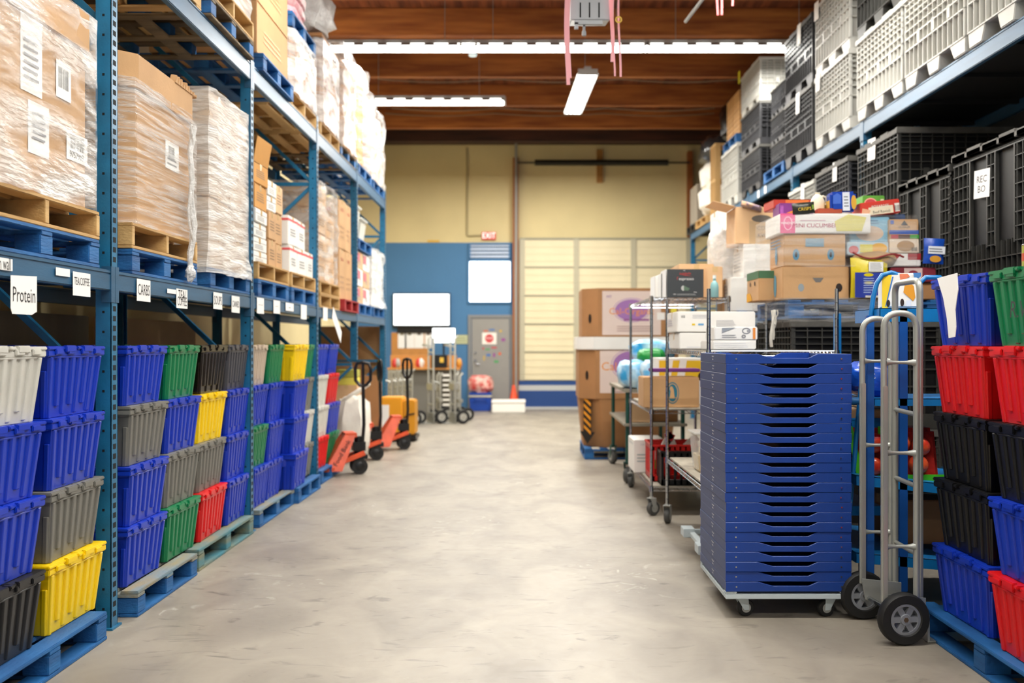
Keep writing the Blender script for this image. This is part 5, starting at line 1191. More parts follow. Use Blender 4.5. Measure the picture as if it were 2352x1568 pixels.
# clear bucket on lower shelf of the front cart
t = thing('food_bucket', 'clear plastic food storage bucket with pale food on the lower shelf behind the trays', 'bucket', (1.27+.1,7.25,.543))
cl = mat('clear_plastic','#eef0ef',.15,alpha=.35)
g = G(); g.frus(.12,.12,0,.145,.145,.285); g.build('body', cl, t, bevel=.02); g = G(); g.frus(.15,.15,.275,.152,.152,.29); g.build('rim', mat('clear_rim','#f2f4f3',.2,alpha=.7), t, bevel=.004)
g = G(); g.frus(.11,.11,.005,.12,.12,.12); g.blob((0,0,.14),.1,.1,.06,14,8,.4,5,2); g.build('contents', flat('#d9c7a4',.7), t)
box('carton', 'black carton low on the shelf cart behind the trays', 'box', 1.65, 7.2, .543, .5, 1.4, .45, CARDB)
crate('black crate on the lower shelf behind the tray stack', 1.6, 6.55, .543, .55, .3, .4, mat('crate_black','#0c0c0d'))
# small flat dolly
sd = thing('furniture_dolly', 'small empty grey metal dolly on the floor behind the tray stack', 'dolly', (1.36,6.75,0), .0)
g = G(); g.box(-.2,.35,-.34,-.30,.12,.15); g.box(-.2,.35,.30,.34,.12,.15); g.box(-.2,-.16,-.3,.3,.12,.15); g.box(.31,.35,-.3,.3,.12,.15); g.box(.0,.1,-.3,.3,.12,.14); g.box(-.24,-.16,.22,.36,.11,.17); g.box(-.24,-.16,-.36,-.22,.11,.17); g.build('frame', dm, sd, bevel=.003)
for x, y in ((-.12,-.26),(-.12,.26),(.28,-.26),(.28,.26)): caster(.045, GREYP, RUB, h=.12)(sd, (x,y,0), .5)
# ================================================================ GREEN CART AND PRODUCE CARTONS
GR = mat('cart_green','#12463c',.4)
gc = thing('platform_cart', 'dark green two-shelf cart with big casters carrying blue bags', 'cart', (1.38,11.3,0)); hw, hd = .33, .9
for z, th in ((.955,.035),(.60,.03)):
    g = G(); g.box(-hw,hw,-hd,hd,z,z+th); g.build('deck', mat('cart_deck','#8f8878',.6,var=.2), gc, bevel=.004)
for sx in (-1,1):
    for sy in (-1,1):
        g = G(); g.cyl((sx*(hw-.04),sy*(hd-.06),.2),(sx*(hw-.04),sy*(hd-.06),.955),.022,10); g.build('leg', GR, gc, True)
        caster(.085, GR, mat('caster_tread','#4a4a48'), h=.23)(gc, (sx*(hw-.04),sy*(hd-.06),0), 1.1 if sy < 0 else 1.9)
DB = mat('diaper_pack_blue','#35a0d8',.3,var=.5,vscale=7,col2='#cfe9f5',bump=.3,bscale=20)
for i, (x, y, zz, rx, ry_, rz_, lab, m) in enumerate(((1.22,10.68,.99,.22,.3,.16,'large light blue crinkled bag with a yellow flower mark on the green cart',DB),(1.46,11.3,.99,.25,.3,.16,'second light blue bag lying behind on the green cart',DB),(1.42,11.0,1.28,.25,.28,.12,'white and light blue bag lying on top of the bag pile',DB),(1.36,10.62,1.26,.15,.13,.08,'bright green bag tucked between the blue bags',mat('bag_green','#1c8f3c',.3,bump=.4,bscale=15)))):
    t = thing('bag', lab, 'bag', (x,y,zz)); g = G(); g.blob((0,0,rz_*.93),rx,ry_,rz_,22,12,.16,3,i+11,sq=.75); g.build('body', m, t, True)
    if i == 0: g = G(); g.oval((.09,-ry_-.01,rz_*.8),(1,0,0),(0,0,1),.035,.035); g.build('print', flat('#e0b818'), t)
for lab, x, y, zz, w_, d_, h_, m_ in (('brown carton on the lower deck of the green cart',1.5,10.9,.632,.3,.5,.24,CARDB),('cream crumpled paper sack on the lower deck of the green cart',1.25,10.75,.632,.22,.4,.22,CARDL)): box('carton', lab, 'box', x, y, zz, w_, d_, h_, m_)
pallet('blue', 1.42, 13.15, 0, 'blue pallet on the floor under the stacked produce cartons', L=1.1, D=1.3)
def octbin(label, cx, cy, z, w, d, h, c, m, prints, white_top=False, holes=True, taper=0):
    t = thing('produce_bin', label, 'box', (cx,cy,z))
    P = lambda w, d, c: [(-w/2+c,-d/2),(w/2-c,-d/2),(w/2,-d/2+c),(w/2,d/2-c),(w/2-c,d/2),(-w/2+c,d/2),(-w/2,d/2-c),(-w/2,-d/2+c)]
    g = G(); a, b = P(w-taper,d-taper,c), P(w,d,c)
    g.add([(p[0],p[1],0) for p in a]+[(p[0],p[1],h) for p in b], [(i,(i+1)%8,8+(i+1)%8,8+i) for i in range(8)]+[tuple(range(8))[::-1], tuple(range(8,16))]); g.build('body', m, t, bevel=.004)
    if white_top:
        g = G(); b = P(w+.05,d+.05,c); g.prism(b, 'z', h-.16, h+.0); g.build('rim', WHITEC, t, bevel=.004)
    pl = [p for p in prints]
    if pl: printmesh(pl, w, d+.0, h, t)
    if holes:
        g = G(); mx, my = -w/2+c/2, -d/2+c/2; r = Vector((1,-1,0)).normalized(); nrm = Vector((-1,-1,0)).normalized()
        g.oval(Vector((mx,my,h*.38))+nrm*.004, r, (0,0,1), .025, .06); g.build('hand_hole', flat('#1a0f08'), t)
    return t
CO = [('rect','F',.2,.04,.8,.94,'#d9c5bb'),('oval','F',.5,.55,.17,.22,'#9a6aa8'),('ring','F',.5,.55,.19,.25,'#a87fb4'),('text','F',.5,.52,.19,'Cal-Organic','#e08b2c'),('rect','F',.42,.33,.68,.37,'#8d4f86'),('text','F',.27,.82,.08,'MT','#8a5a9a'),('oval','F',.74,.83,.045,.06,'#8a5a9a'),('lines','F',.35,.1,.75,.24,3,'#b5968f'),('rect','F',.76,.35,.84,.5,'#eae6e0'),('rect','F',.9,.35,.96,.62,'#e2d040'),('lines','R',.2,.1,.8,.8,4,'#b5968f')]
px_c = 1.35
octbin('upper brown produce carton with a Cal-Organic print', px_c+.02, 13.2, 1.55, 1.24, 1.1, .62, .2, CARDB, CO)
octbin('middle produce carton with a white rim and Cal-Organic print', px_c, 13.2, .76, 1.28, 1.14, .79, .2, CARDB, [p if p[0] != 'rect' or p[2] != .2 else ('rect','F',.2,.1,.8,.78,'#d9c5bb') for p in CO], white_top=True)
octbin('bottom brown produce carton with a black and yellow striped arrow', px_c, 13.2, .14, 1.26, 1.12, .62, .25, CARDB, [], taper=.12, holes=False)
ar = thing('striped_arrow', 'black and yellow striped arrow on the corner of the bottom produce carton', 'marking', (px_c-.63+.125-.03, 13.2-.56+.125-.02, .14))
r = Vector((1,-1,0)).normalized()
g = G(); g.add([r*x_+Vector((.012*(1 - z_/.6)*0,0,z_)) for x_, z_ in ((-.07,.6),(-.07,.2),(-.13,.2),(0,.04),(.13,.2),(.07,.2),(.07,.6))], [tuple(range(7))]); g.build('arrow', flat('#141210'), ar)
n_ = Vector((-1,-1,0)).normalized()*.003
g = G()
for k in range(5): z_ = .16+k*.09; g.add([r*-.06+n_+Vector((0,0,z_+.09)), r*.06+n_+Vector((0,0,z_)), r*.06+n_+Vector((0,0,z_+.045)), r*-.06+n_+Vector((0,0,z_+.13))], [(0,1,2,3)])
g.build('stripe', flat('#e0921c'), ar)
# ================================================================ FOOD PILE ON BLACK BINS
for k in range(2): bbin('black', 2.56, 7.97, k*.82, ['lower','upper'][k]+' black bin carrying the wrapped food pallet', L=1.05, D=1.12, H=.83)
zp = 1.66
pallet('blue', 2.56, 7.95, zp-.005, 'blue pallet in torn plastic under the wrapped food pile', L=1.0, D=1.16)
zf = zp+.14; Yf = 7.5
BO = lambda hx: [('oval','F',.2,.36,.055,.17,'#4e86a4'),('oval','F',.76,.36,.055,.17,'#4e86a4'),('oval','F',.2,.36,.02,.08,'#221208'),('oval','F',.76,.36,.02,.08,'#221208'),('rect','F',.35,.6,.65,.85,'#7796a8'),('oval','L',.5,.4,.08,.3,'#4e86a4'),('lines','L',.1,.6,.9,.9,3,'#6b86a0')]
fb(1797,1950,612,Yf,zf,.42,'banana_box','lower tan fruit box with two round holes in the wrapped food pile','box',CARD,tape=None,prints=[('oval','F',.28,.36,.045,.12,'#8a9498'),('oval','F',.85,.36,.05,.13,'#20120a'),('poly','F',[(.45,.66),(.62,.66),(.57,.52),(.5,.52)],'#6e6a66'),('oval','L',.5,.45,.1,.35,'#5c94ac')])
zz1 = HZ(612,Yf)
fb(1800,1942,536,Yf,zz1,.42,'banana_box','upper tan fruit box with blue-ringed holes in the wrapped food pile','box',CARD,tape=None,prints=BO(0))
zz2 = HZ(536,Yf)
fb(1792,2000,490,Yf-.02,zz2,.46,'cucumber_box','white and pink box reading MINI CUCUMBERS on top of the fruit boxes','box',WHITEC,tape=None,prints=[('rect','F',0,0,.165,1,'#e0568c'),('ring','F',.085,.5,.05,.35,'#f4b4cc'),('text','F',.085,.5,.16,'WINDSET','#ffffff'),('text','F',.40,.38,.3,'MINI CUCUMBERS','#b02c5c'),('rect','F',.22,.62,.5,.66,'#c9a2ae'),('poly','F',[(.62,.1),(.9,.1),(.95,.8),(.75,.95),(.6,.6)],'#d8cf72')])
fb(1950,1970,490,Yf+.2,zz2,.3,'carton','plain carton beside the cucumber box under the film','box',CARDL)
fb(2043,2110,503,Yf,HZ(580,Yf),.3,'oatmeal_box','brown oatmeal box reading QUAKER with a blue band under the film','box',CARD,tape=None,prints=[('rect','F',0,.0,1,.4,'#e0cdb6'),('rect','F',0,.55,1,.67,'#2f55a8'),('rect','F',.05,.42,.3,.53,'#b23a48'),('rect','F',.7,.42,1,.53,'#3f9a3a'),('rect','F',.3,.42,.7,.53,'#5a3c34'),('oval','F',.55,.2,.3,.16,'#a8845c'),('text','F',.5,.76,.09,'QUAKER','#33363c'),('poly','F',[(.38,.82),(.5,.96),(.62,.82)],'#33363c'),('rect','F',.02,.85,.14,.96,'#3f5fb0'),('bars','F',.84,.1,.2,.12,'#333333')])
fb(1946,2043,555,Yf+.02,HZ(585,Yf),.3,'cracker_box','light blue and yellow food box under the film','box',flat('#b9cdd8'),tape=None,prints=[('oval','F',.75,.5,.2,.4,'#e0ad4c'),('rect','F',.3,.2,.6,.8,'#d8cf6a'),('oval','F',.15,.4,.12,.3,'#c9696c')])
fb(1952,2043,498,Yf+.04,HZ(555,Yf),.3,'cereal_box','sky blue food box above the light blue one under the film','box',flat('#6fa9c4'),tape=None,prints=[('oval','F',.5,.35,.35,.3,'#c9b09a'),('lines','F',.2,.7,.8,.9,2,'#3c6d92')])
# filler boxes carrying those
fb(1952,2110,640,Yf+.12,zf,.3,'carton','plain carton hidden behind the cat food bag','box',CARDB)
fb(1955,2035,582,Yf+.16,HZ(640,Yf)+.01,.3,'carton','plain carton behind the stitched sack','box',CARDB)
fb(2040,2115,582,Yf+.0,HZ(612,Yf)+.002,.3,'snack_carton','white and dark red printed carton under the oatmeal box','box',WHITEC,tape=None,prints=[('rect','F',.6,.5,1,1,'#a31f28'),('poly','F',[(0,.6),(.25,.5),(.4,.95),(0,1)],'#a31f28')])
fb(2045,2150,614,Yf-.03,HZ(648,Yf),.3,'snack_carton','dark red berry-printed carton low at the right of the pile','box',flat('#7d1c2c'),tape=None,prints=[('rect','F',.3,.2,.7,.95,'#d7b9b4'),('oval','F',.5,.5,.12,.3,'#8e2438')])
fb(2060,2150,650,Yf,zf,.3,'carton','brown carton at the lower right of the food pile','box',CARDB)
g = G(); g.blob((0,0,0),.17,.12,.065,22,12,.12,2,3,sq=.9); o = g.build('sack', mat('beige_sack','#b8966a',.7,var=.15), None, True); o.location = (PX(2008,Yf),Yf+.03,HZ(597,Yf)); tag(o, 'beige sack with a red stitched seam in the food pile', 'sack')
g = G(); pts = [Vector((-.19+.38*i/16, -.115-.02*math.sin(PI*i/16), .05-.055*i/16-.03*math.sin(i*.35))) for i in range(17)]; g.tube(pts, .007, 6); g.build('stitched_seam', flat('#8a2a2a'), o, True)
def pouch(label, px, pyb, Y, w, h, m, prints=(), rx=0, rz=0, ry=0, d=.07, name='food_pouch', zoff=0):
    t = thing(name, label, 'bag', (PX(px,Y),Y,HZ(pyb,Y)+zoff)); t.rotation_euler = (rx,ry,rz)
    g = G(); n = 8; V = []
    for j in range(n+1):
        v = j/n; th = d/2*math.sin(PI*min(max(v,.04),.96))**.5; ww = w/2*(1-.04*math.sin(PI*v))
        V.append([(-ww,0,v*h),(-ww*.6,-th*.9,v*h),(0,-th,v*h),(ww*.6,-th*.9,v*h),(ww,0,v*h),(ww*.6,th*.9,v*h),(0,th,v*h),(-ww*.6,th*.9,v*h)])
    vs = [p for r_ in V for p in r_]; g.add(vs, [(j*8+i,j*8+(i+1)%8,(j+1)*8+(i+1)%8,(j+1)*8+i) for j in range(n) for i in range(8)]+[tuple(range(8))[::-1],tuple(range(n*8,n*8+8))])
    g.build('body', m, t, True)
    if prints: printmesh(prints, w*.9, d*1.05, h, t)
    return t
pouch('yellow and blue pet food bag with a white label on its top', 1996, 684, Yf-.06, .28, .30, flat('#d9c416',.3), [('rect','F',0,0,1,.62,'#1a2f92'),('rect','F',.2,.03,1,.6,'#1b3596'),('oval','F',.4,.56,.14,.04,'#d9c416'),('oval','F',.4,.36,.14,.03,'#d9c416'),('lines','F',.25,.1,.6,.5,7,'#9fb0d8'),('rect','F',.72,.3,.95,.45,'#e9e9ee'),('bars','F',.83,.38,.2,.1,'#222222'),('rect','F',.3,.0,.98,.05,'#c9c4b8')], d=.12)
box('shipping_label', 'white barcode label lying on the yellow pet food bag', 'label', PX(2012,7.38), 7.38, HZ(624,7.38), .11, .004, .075, PAPER, tape=None, prints=[('lines','F',.1,.1,.9,.9,6,'#8a8a8e')])
pouch('blue chip bag with a white panel hanging at the right end of the pile', 2143, 606, Yf-.05, .155, .19, flat('#1b4fb8',.25), [('rect','F',.1,.38,1,.68,'#e9ecf2'),('lines','F',.15,.42,.95,.62,2,'#55585f'),('oval','F',.5,.18,.3,.13,'#d89a2c')], ry=.05)
zt2 = HZ(490,Yf)
fb(1775,1865,458,7.75,HZ(478,7.75),.28,'cereal_box','orange and red long box at the back top of the food pile','box',flat('#c23a28',.4),tape=None,prints=[('rect','F',.3,.55,.9,.95,'#e0762a'),('rect','T',0,0,1,1,'#d8552c')],rz=.05)
fb(1790,1868,466,7.62,zt2,.2,'cereal_box','purple box reading MEGA JUMBO on top of the food pile','box',flat('#7a2a7c',.4),tape=None,prints=[('text','F',.62,.86,.13,'MEGA JUMBO','#f0e6f0'),('poly','F',[(.2,.2),(.5,.5),(.9,.3),(.6,.1)],'#d8752c'),('rect','F',.02,.1,.12,.8,'#9c4a9c')])
pouch('small black and green pouch reading CRISPS on top of the pile', 1846, 491, 7.48, .17, .085, flat('#23261c',.3), [('text','F',.52,.38,.4,'CRISPS','#e8c43a'),('text','F',.5,.75,.16,'COUNTRY','#c9c9bb'),('rect','F',.88,.3,.97,.7,'#7a9a2c')], ry=-.09, d=.05)
t = thing('milk_jug', 'pale translucent plastic jug with a handle on top of the food pile', 'jug', (PX(1878,7.65),7.65,HZ(484,7.65)))
g = G(); g.lathe([(0,0),(.05,0),(.055,.01),(.055,.07),(.035,.11),(.018,.125),(.018,.14),(0,.14)], (0,0,0), 'z', 18); g.build('body', flat('#e4d9bd',.35), t, True); g = G(); g.tube([(.03,-.02,.11),(.06,-.02,.1),(.065,-.02,.06),(.055,-.02,.04)],.009,8); g.build('handle', flat('#e4d9bd',.35), t, True)
t = box('pasta_pack', 'blue wrapped pasta pack with a white label tipped on top of the pile', 'bag', PX(1941,7.5), 7.6, zt2+.015, .2, .16, .155, flat('#1f46a8',.22), tape=None, ry=-.03, bev=.02, prints=[('rect','F',.45,.05,.72,.95,'#dfe3ea'),('lines','F',.5,.2,.68,.8,4,'#6a6d75'),('oval','F',.87,.45,.1,.35,'#d8a22c'),('poly','F',[(.08,.4),(.38,.4),(.4,.8),(.25,.92),(.1,.8)],'#3a66c8'),('rect','L',.0,.1,.9,.6,'#c9a03c')])
fb(1880,1912,467,7.7,zt2,.15,'sauce_jar_box','small white and orange packet beside the blue pasta pack','packet',WHITEC,tape=None,prints=[('oval','F',.4,.4,.3,.3,'#d89a4c'),('rect','F',.6,.6,1,1,'#4a9a4c')])
fb(1880,1935,478,7.52,zt2,.12,'snack_bar_box','low dark red box under the edge of the pasta pack','box',flat('#a8492c',.4),tape=None)
t = box('frozen_dinner_box', 'green box with a red oval emblem behind the ravioli box', 'box', PX(2002,7.8), 7.85, HZ(492,7.8), .17, .2, .14, flat('#59a83a',.4), tape=None, rz=.0, prints=[('oval','F',.35,.55,.28,.28,'#b8484c'),('ring','F',.35,.55,.3,.31,'#e4b8a8'),('oval','F',.5,.15,.3,.15,'#e0b8a0'),('rect','F',.8,.6,.95,.8,'#c9dcb8')])
t = box('ravioli_box', 'long red and cream box reading Beef Ravioli on top of the pile', 'box', PX(2026,7.5), 7.62, HZ(492,7.5), .30, .2, .105, flat('#cf3a2a',.4), tape=None, ry=-.12, prints=[('rect','F',.2,.05,.82,.6,'#e9d9bc'),('text','F',.52,.22,.27,'Beef Ravioli','#2a2a22'),('text','F',.5,.62,.25,'BOYARDEE','#e9f0e0'),('poly','F',[(.0,.1),(.18,.05),(.25,.4),(.05,.6)],'#e0a884'),('rect','F',.86,.1,.98,.7,'#ece6dc'),('bars','F',.92,.35,.16,.4,'#333333')])
fb(2015,2080,492,7.64,HZ(503,7.64)-.02,.2,'blue_box','dark blue flat box under the ravioli box','box',flat('#123f74',.4),tape=None)
g = G()
for i in range(5): g.blob((.19*i-.4,0,.012),.03,.03,.014,12,6,.1,2,i)
# film sheets over the pile
def film(label, px0, px1, py0, py1, Y, dep, m, seed, amp=.012):
    x0, x1 = PX(px0,Y), PX(px1,Y); return wrap_shell(label, (x0+x1)/2, Y+dep/2, HZ(py1,Y), x1-x0, dep, HZ(py0,Y)-HZ(py1,Y), m, seed, amp)
film('clear glossy stretch film around the upper part of the food pile', 1783, 2112, 494, 612, Yf-.08, .7, wrap_mat('wrap_pile', .02, .3, 3, (.35,.35,6), .5, .1), 101)
film('torn clear film low around the blue pallet of the food pile', 1785, 2030, 684, 738, Yf-.1, .8, wrap_mat('wrap_low', .03, .3, 6, (.5,.5,5), .8, .12), 103)
g = G()
for k in range(4): g.tube([(.008*math.sin(i*1.1+k*2)+k*.008-.002*i, -.01*k+.012*math.cos(i*.8+k), -.045*i*(1-.2*k)) for i in range(7)], .012-.0022*k, 6)
o = g.build('wrap_tail', mat('wrap_rope','#d8d5cc',.4,alpha=.85), None, True); o.location = (PX(1775,7.35),7.35,HZ(712,7.35)); tag(o, 'twisted torn strip of plastic film hanging over the black bin edge', 'stretch wrap')
# banana box at left of the pile
box('banana_box', 'green and tan banana box with yellow bananas at the left corner of the food pile', 'box', PX(1772,7.75), 7.95, zf, .20, .4, .235, CARD, tape=None, rz=.0, prints=[('rect','F',0,.75,1,1,'#3f6b4a'),('poly','F',[(.75,.1),(.95,.2),(1,.5),(.85,.65),(.75,.45)],'#dda01c'),('rect','L',0,.75,1,1,'#3f6b4a'),('oval','L',.3,.6,.04,.08,'#20120a'),('oval','L',.7,.6,.04,.08,'#20120a'),('poly','L',[(.0,.0),(.5,.05),(.3,.3),(0,.3)],'#dda01c')])
# ---- second pallet behind, white cartons
for k in range(2): bbin('black', 2.55, 9.5, k*.815, ['lower','upper'][k]+' black bin under the white carton pallet', L=1.05, D=1.12, H=.80)
pallet('blue', 2.55, 9.5, 1.62, 'blue pallet under the white lettered cartons behind the food pile', L=1.05, D=1.25)
MU = [('rect','F',.55,.62,.9,.66,'#6d6d6d'),('text','F',.72,.78,.11,'MUSHIE','#6d6d6d'),('text','F',.7,.55,.06,'TEAKLES','#8a8a8a'),('text','F',.66,.3,.07,'www.mush.com','#7a7a7a'),('text','F',.6,.18,.06,'Thank you and enjoy','#8a8a8a'),('lines','L',.2,.2,.8,.8,6,'#b5b5b5')]
Yw = 9.0; xs = PX(1706,Yw)
z0 = 1.76
hA, hB = HZ(636,Yw), HZ(560,Yw)
box('white_carton', 'lower white carton with grey lettering behind the left end of the food pile', 'box', PX(1678,Yw)+.3, Yw+.25, z0, .6, .5, hA-z0, WHITEC, prints=MU)
box('white_carton', 'upper white carton with grey lettering behind the left end of the food pile', 'box', PX(1708,Yw)+.29, Yw+.25, hA, .58, .5, hB-hA, WHITEC, prints=MU)
box('white_carton', 'white carton at the rear of the pallet behind the food pile, lower', 'box', PX(1655,9.5)+.25, 9.8, z0+.14, .5, .45, .35, WHITEC)
box('carton', 'brown carton under the wrapped white sacks behind the wire cart', 'box', PX(1657,9.35)+.12, 9.42, z0, .24, .3, .3, CARD)
box('white_carton', 'white carton at the rear of the pallet behind the food pile, upper', 'box', PX(1655,9.5)+.25, 9.8, z0+.5, .5, .45, .5, WHITEC, prints=[('poly','F',[(.2,.2),(.5,.2),(.4,.6)],'#d8902c'),('oval','F',.6,.7,.2,.12,'#7fa8cc')])
box('brown_kraft_box', 'brown box with black printed letters on the white cartons', 'box', PX(1690,Yw)+.28, Yw+.22, hB+.002, .56, .42, HZ(475,Yw)-hB, CARDL, tape=None, prints=[('rect','F',.22,.0,.7,.62,'#b89a74'),('oval','F',.42,.68,.16,.1,'#5a5148'),('text','F',.5,.42,.15,'COFFEE','#4a3c2e'),('text','F',.5,.22,.15,'KWON','#4a3c2e')], flaps=[('L',.25)])
t = pouch('dark striped foil bag tipped on the brown box at the left of the pile', 1724, 480, 9.0, .2, .05, mat('striped_foil','#6d5f80',.35,var=.8,vscale=14,col2='#c9a27a'), ry=.3, d=.14)
g = G(); g.blob((0,0,0),.24,.3,.42,26,16,.16,2.5,12,sq=.75); o = g.build('wrapped_sacks', wrap_mat('wrap_milky', .5,.9,4,(1,1,1.5),.8,.25), None, True); o.location = (PX(1668,9.6)+.1,9.75,2.33); tag(o, 'bulging milky plastic film at the left end of the white carton pallet', 'stretch wrap')
film('milky stretch film around the white lettered cartons', 1668, 1790, 560, 640, Yw-.05, .6, wrap_mat('wrap_pile2', .05, .35, 3, (.5,.5,4), .5, .2), 105)
# ================================================================ PALLET JACKS
ORG = mat('jack_orange','#d9542e',.45,var=.2,vscale=9); 
def jack_maker():
    t = thing('pallet_jack', 'x', 'pallet jack')
    # local: handle end at origin, forks run towards -x
    for k, s in enumerate((-1,1)):
        g = G(); y = s*.19
        g.box(-1.35,-.30,y-.075,y+.075,.065,.105); g.hexa([(-1.42,y-.05,.06),(-1.35,y-.075,.06),(-1.35,y+.075,.06),(-1.42,y+.05,.06),(-1.42,y-.05,.08),(-1.35,y-.075,.105),(-1.35,y+.075,.105),(-1.42,y+.05,.08)])
        f = g.build('fork', ORG, t, bevel=.006)
        g = G(); g.lathe([(0,-.05),(.035,-.05),(.04,-.04),(.04,.04),(.035,.05),(0,.05)], (-1.2,y,.04), 'y', 16); g.build('roller', RUB, f, True)
    g = G()   # inclined carriage plates
    for s in (-1,1): g.hexa([(-.42,s*.26-.006,.06),(-.22,s*.26-.006,.06),(-.22,s*.26+.006,.06),(-.42,s*.26+.006,.06),(-.17,s*.14-.006,.46),(-.05,s*.14-.006,.46),(-.05,s*.14+.006,.46),(-.17,s*.14+.006,.46)])
    g.box(-.17,-.04,-.15,.15,.42,.47); g.hexa([(-.40,-.26,.08),(-.38,-.26,.08),(-.38,.26,.08),(-.40,.26,.08),(-.16,-.14,.46),(-.14,-.14,.46),(-.14,.14,.46),(-.16,.14,.46)])
    g.build('carriage', ORG, t, bevel=.004)
    g = G(); g.bar((-.3,-.17,.12),(.05,-.11,.24),.04,.05); g.bar((-.3,.17,.12),(.05,.11,.24),.04,.05); g.build('push_arm', ORG, t, bevel=.004)
    g = G(); g.cyl((0,0,.18),(0,0,.42),.05,16); g.box(-.07,.07,-.07,.07,.26,.36); g.cyl((.05,.06,.24),(.05,.06,.42),.022,10); g.box(-.05,.09,-.09,.09,.17,.22); g.build('hydraulic_pump', BLACKM, t, True)
    for s in (-1,1):
        g = G(); y = s*.075; g.lathe([(0,y-.028),(.06,y-.028),(.088,y-.028),(.09,y-.02),(.09,y+.02),(.088,y+.028),(.06,y+.028),(0,y+.028)], (0.0,0,.09), 'y', 26); w = g.build('steer_wheel', RUB, t, True)
        g = G(); g.lathe([(0,y-.031),(.045,y-.031),(.05,y-.028)], (0,0,.09), 'y', 18); g.build('hub', BLACKM, w, True)
    g = G(); g.tube([(.04,0,.3),(.06,0,.55),(.05,0,.98)], .02, 10); g.build('handle_shaft', BLACKM, t, True)
    g = G(); zb = .98; w_ = .085
    loop_ = [Vector((.05,0,zb)), Vector((.05,w_*.5,zb+.02)), Vector((.05,w_,zb+.07)), Vector((.05,w_*1.05,zb+.2)), Vector((.05,w_*.8,zb+.26)), Vector((.05,0,zb+.275)), Vector((.05,-w_*.8,zb+.26)), Vector((.05,-w_*1.05,zb+.2)), Vector((.05,-w_,zb+.07)), Vector((.05,-w_*.5,zb+.02))]
    g.tube(loop_, .019, 10, closed=True); g.cyl((.05,0,zb+.02),(.05,0,zb+.26),.017,8); g.build('grip', BLACKM, t, True)
    return t
for (px, pyb, rz, lab) in ((822,1088,.32,'nearest orange pallet jack with a black loop handle and handwriting'),(862,1056,.25,'middle orange pallet jack with an upright black handle'),(926,1032,.25,'farthest orange pallet jack standing nearest the yellow machine')):
    Y = 3362/(pyb-788); o = inst('jack', jack_maker, (PX(px,Y), Y+.05, 0), rz, lab)
    o.rotation_euler.z = rz
    for ch in o.children:
        if ch.name.startswith('grip'):
            th = 1.2 if px == 822 else (.15 if px == 862 else .6)
            ch.matrix_local = Matrix.Translation((.05,0,0)) @ Matrix.Rotation(th, 4, 'Z') @ Matrix.Translation((-.05,0,0))
hwm = thing('handwritten_mark', 'handwritten words Food Bank on the sloping plate of the nearest pallet jack', 'lettering', PROTO['jack'].location)
hwm.rotation_euler.z = .32
g = G(); g.text('Food Bank', .075, (-.215,-.218,.26), Vector((.245,.1,.4)).normalized(), Vector((-.85,0,.52)).normalized()); g.build('lettering', INK, hwm)
# yellow powered unit
t = thing('battery_box_truck', 'yellow-orange powered pallet truck body behind the orange jacks', 'pallet truck', (PX(912,15),15.1,0))
YO = mat('machine_yellow','#e09a1e',.45)
g = G(); g.box(-.26,.10,-.25,.25,.08,.66); g.build('body', YO, t, bevel=.02); g = G(); g.box(.10,.28,-.22,.22,.1,.62); g.build('cover', mat('machine_yellow_dark','#c98a12',.5), t, bevel=.02)
g = G(); g.tube([(.12,-.225,.12),(.12,-.225,.36),(.18,-.225,.4),(.28,-.225,.42)],.012,6); g.build('cable', BLACKM, t, True)
g = G(); g.box(-.22,-.1,-.256,-.25,.18,.55); g.build('sticker', PAPER, t); g = G(); g.box(-.3,.3,-.26,.26,.03,.09); g.build('chassis', BLACKM, t)
# white sack holder, yellow crates, brown sheet behind the jacks
t = thing('bulk_sack', 'open white bulk sack sagging on the floor past the left totes', 'sack', (PX(806,12.3),12.45,.0))
g = G(); g.blob((0,0,.40),.22,.26,.42,24,14,.2,3,3,sq=.75); g.build('body', mat('sack_white','#e6e0d4',.7,bump=.3,bscale=15), t, True)
g = G(); g.tube([Vector((.18*math.cos(a)+.02,.2*math.sin(a),.84+.12*math.cos(a))) for a in [2*PI*i/20 for i in range(20)]], .02, 8, closed=True); g.build('rim', mat('sack_white','#e6e0d4'), t, True)
for i, (z, c) in enumerate(((.93,'#e4d65a'),(1.03,'#b3b04a'))): box('yellow_crate', ['lower pale yellow','upper olive yellow'][i]+' carton standing behind the white sack', 'box', PX(797,12.9), 13.0, z if 0 else z, .26, .3, .095, flat(c), tape=None)
box('carton', 'tall narrow carton carrying the yellow cartons behind the white sack', 'box', PX(797,12.9), 13.0, 0, .28, .32, .93, CARDL)
box('cardboard_sheet', 'tall brown cardboard sheet leaning behind the pallet jacks', 'panel', PX(843,13.6), 13.75, 0.0, .36, .04, 1.02, CARDB, tape=None)
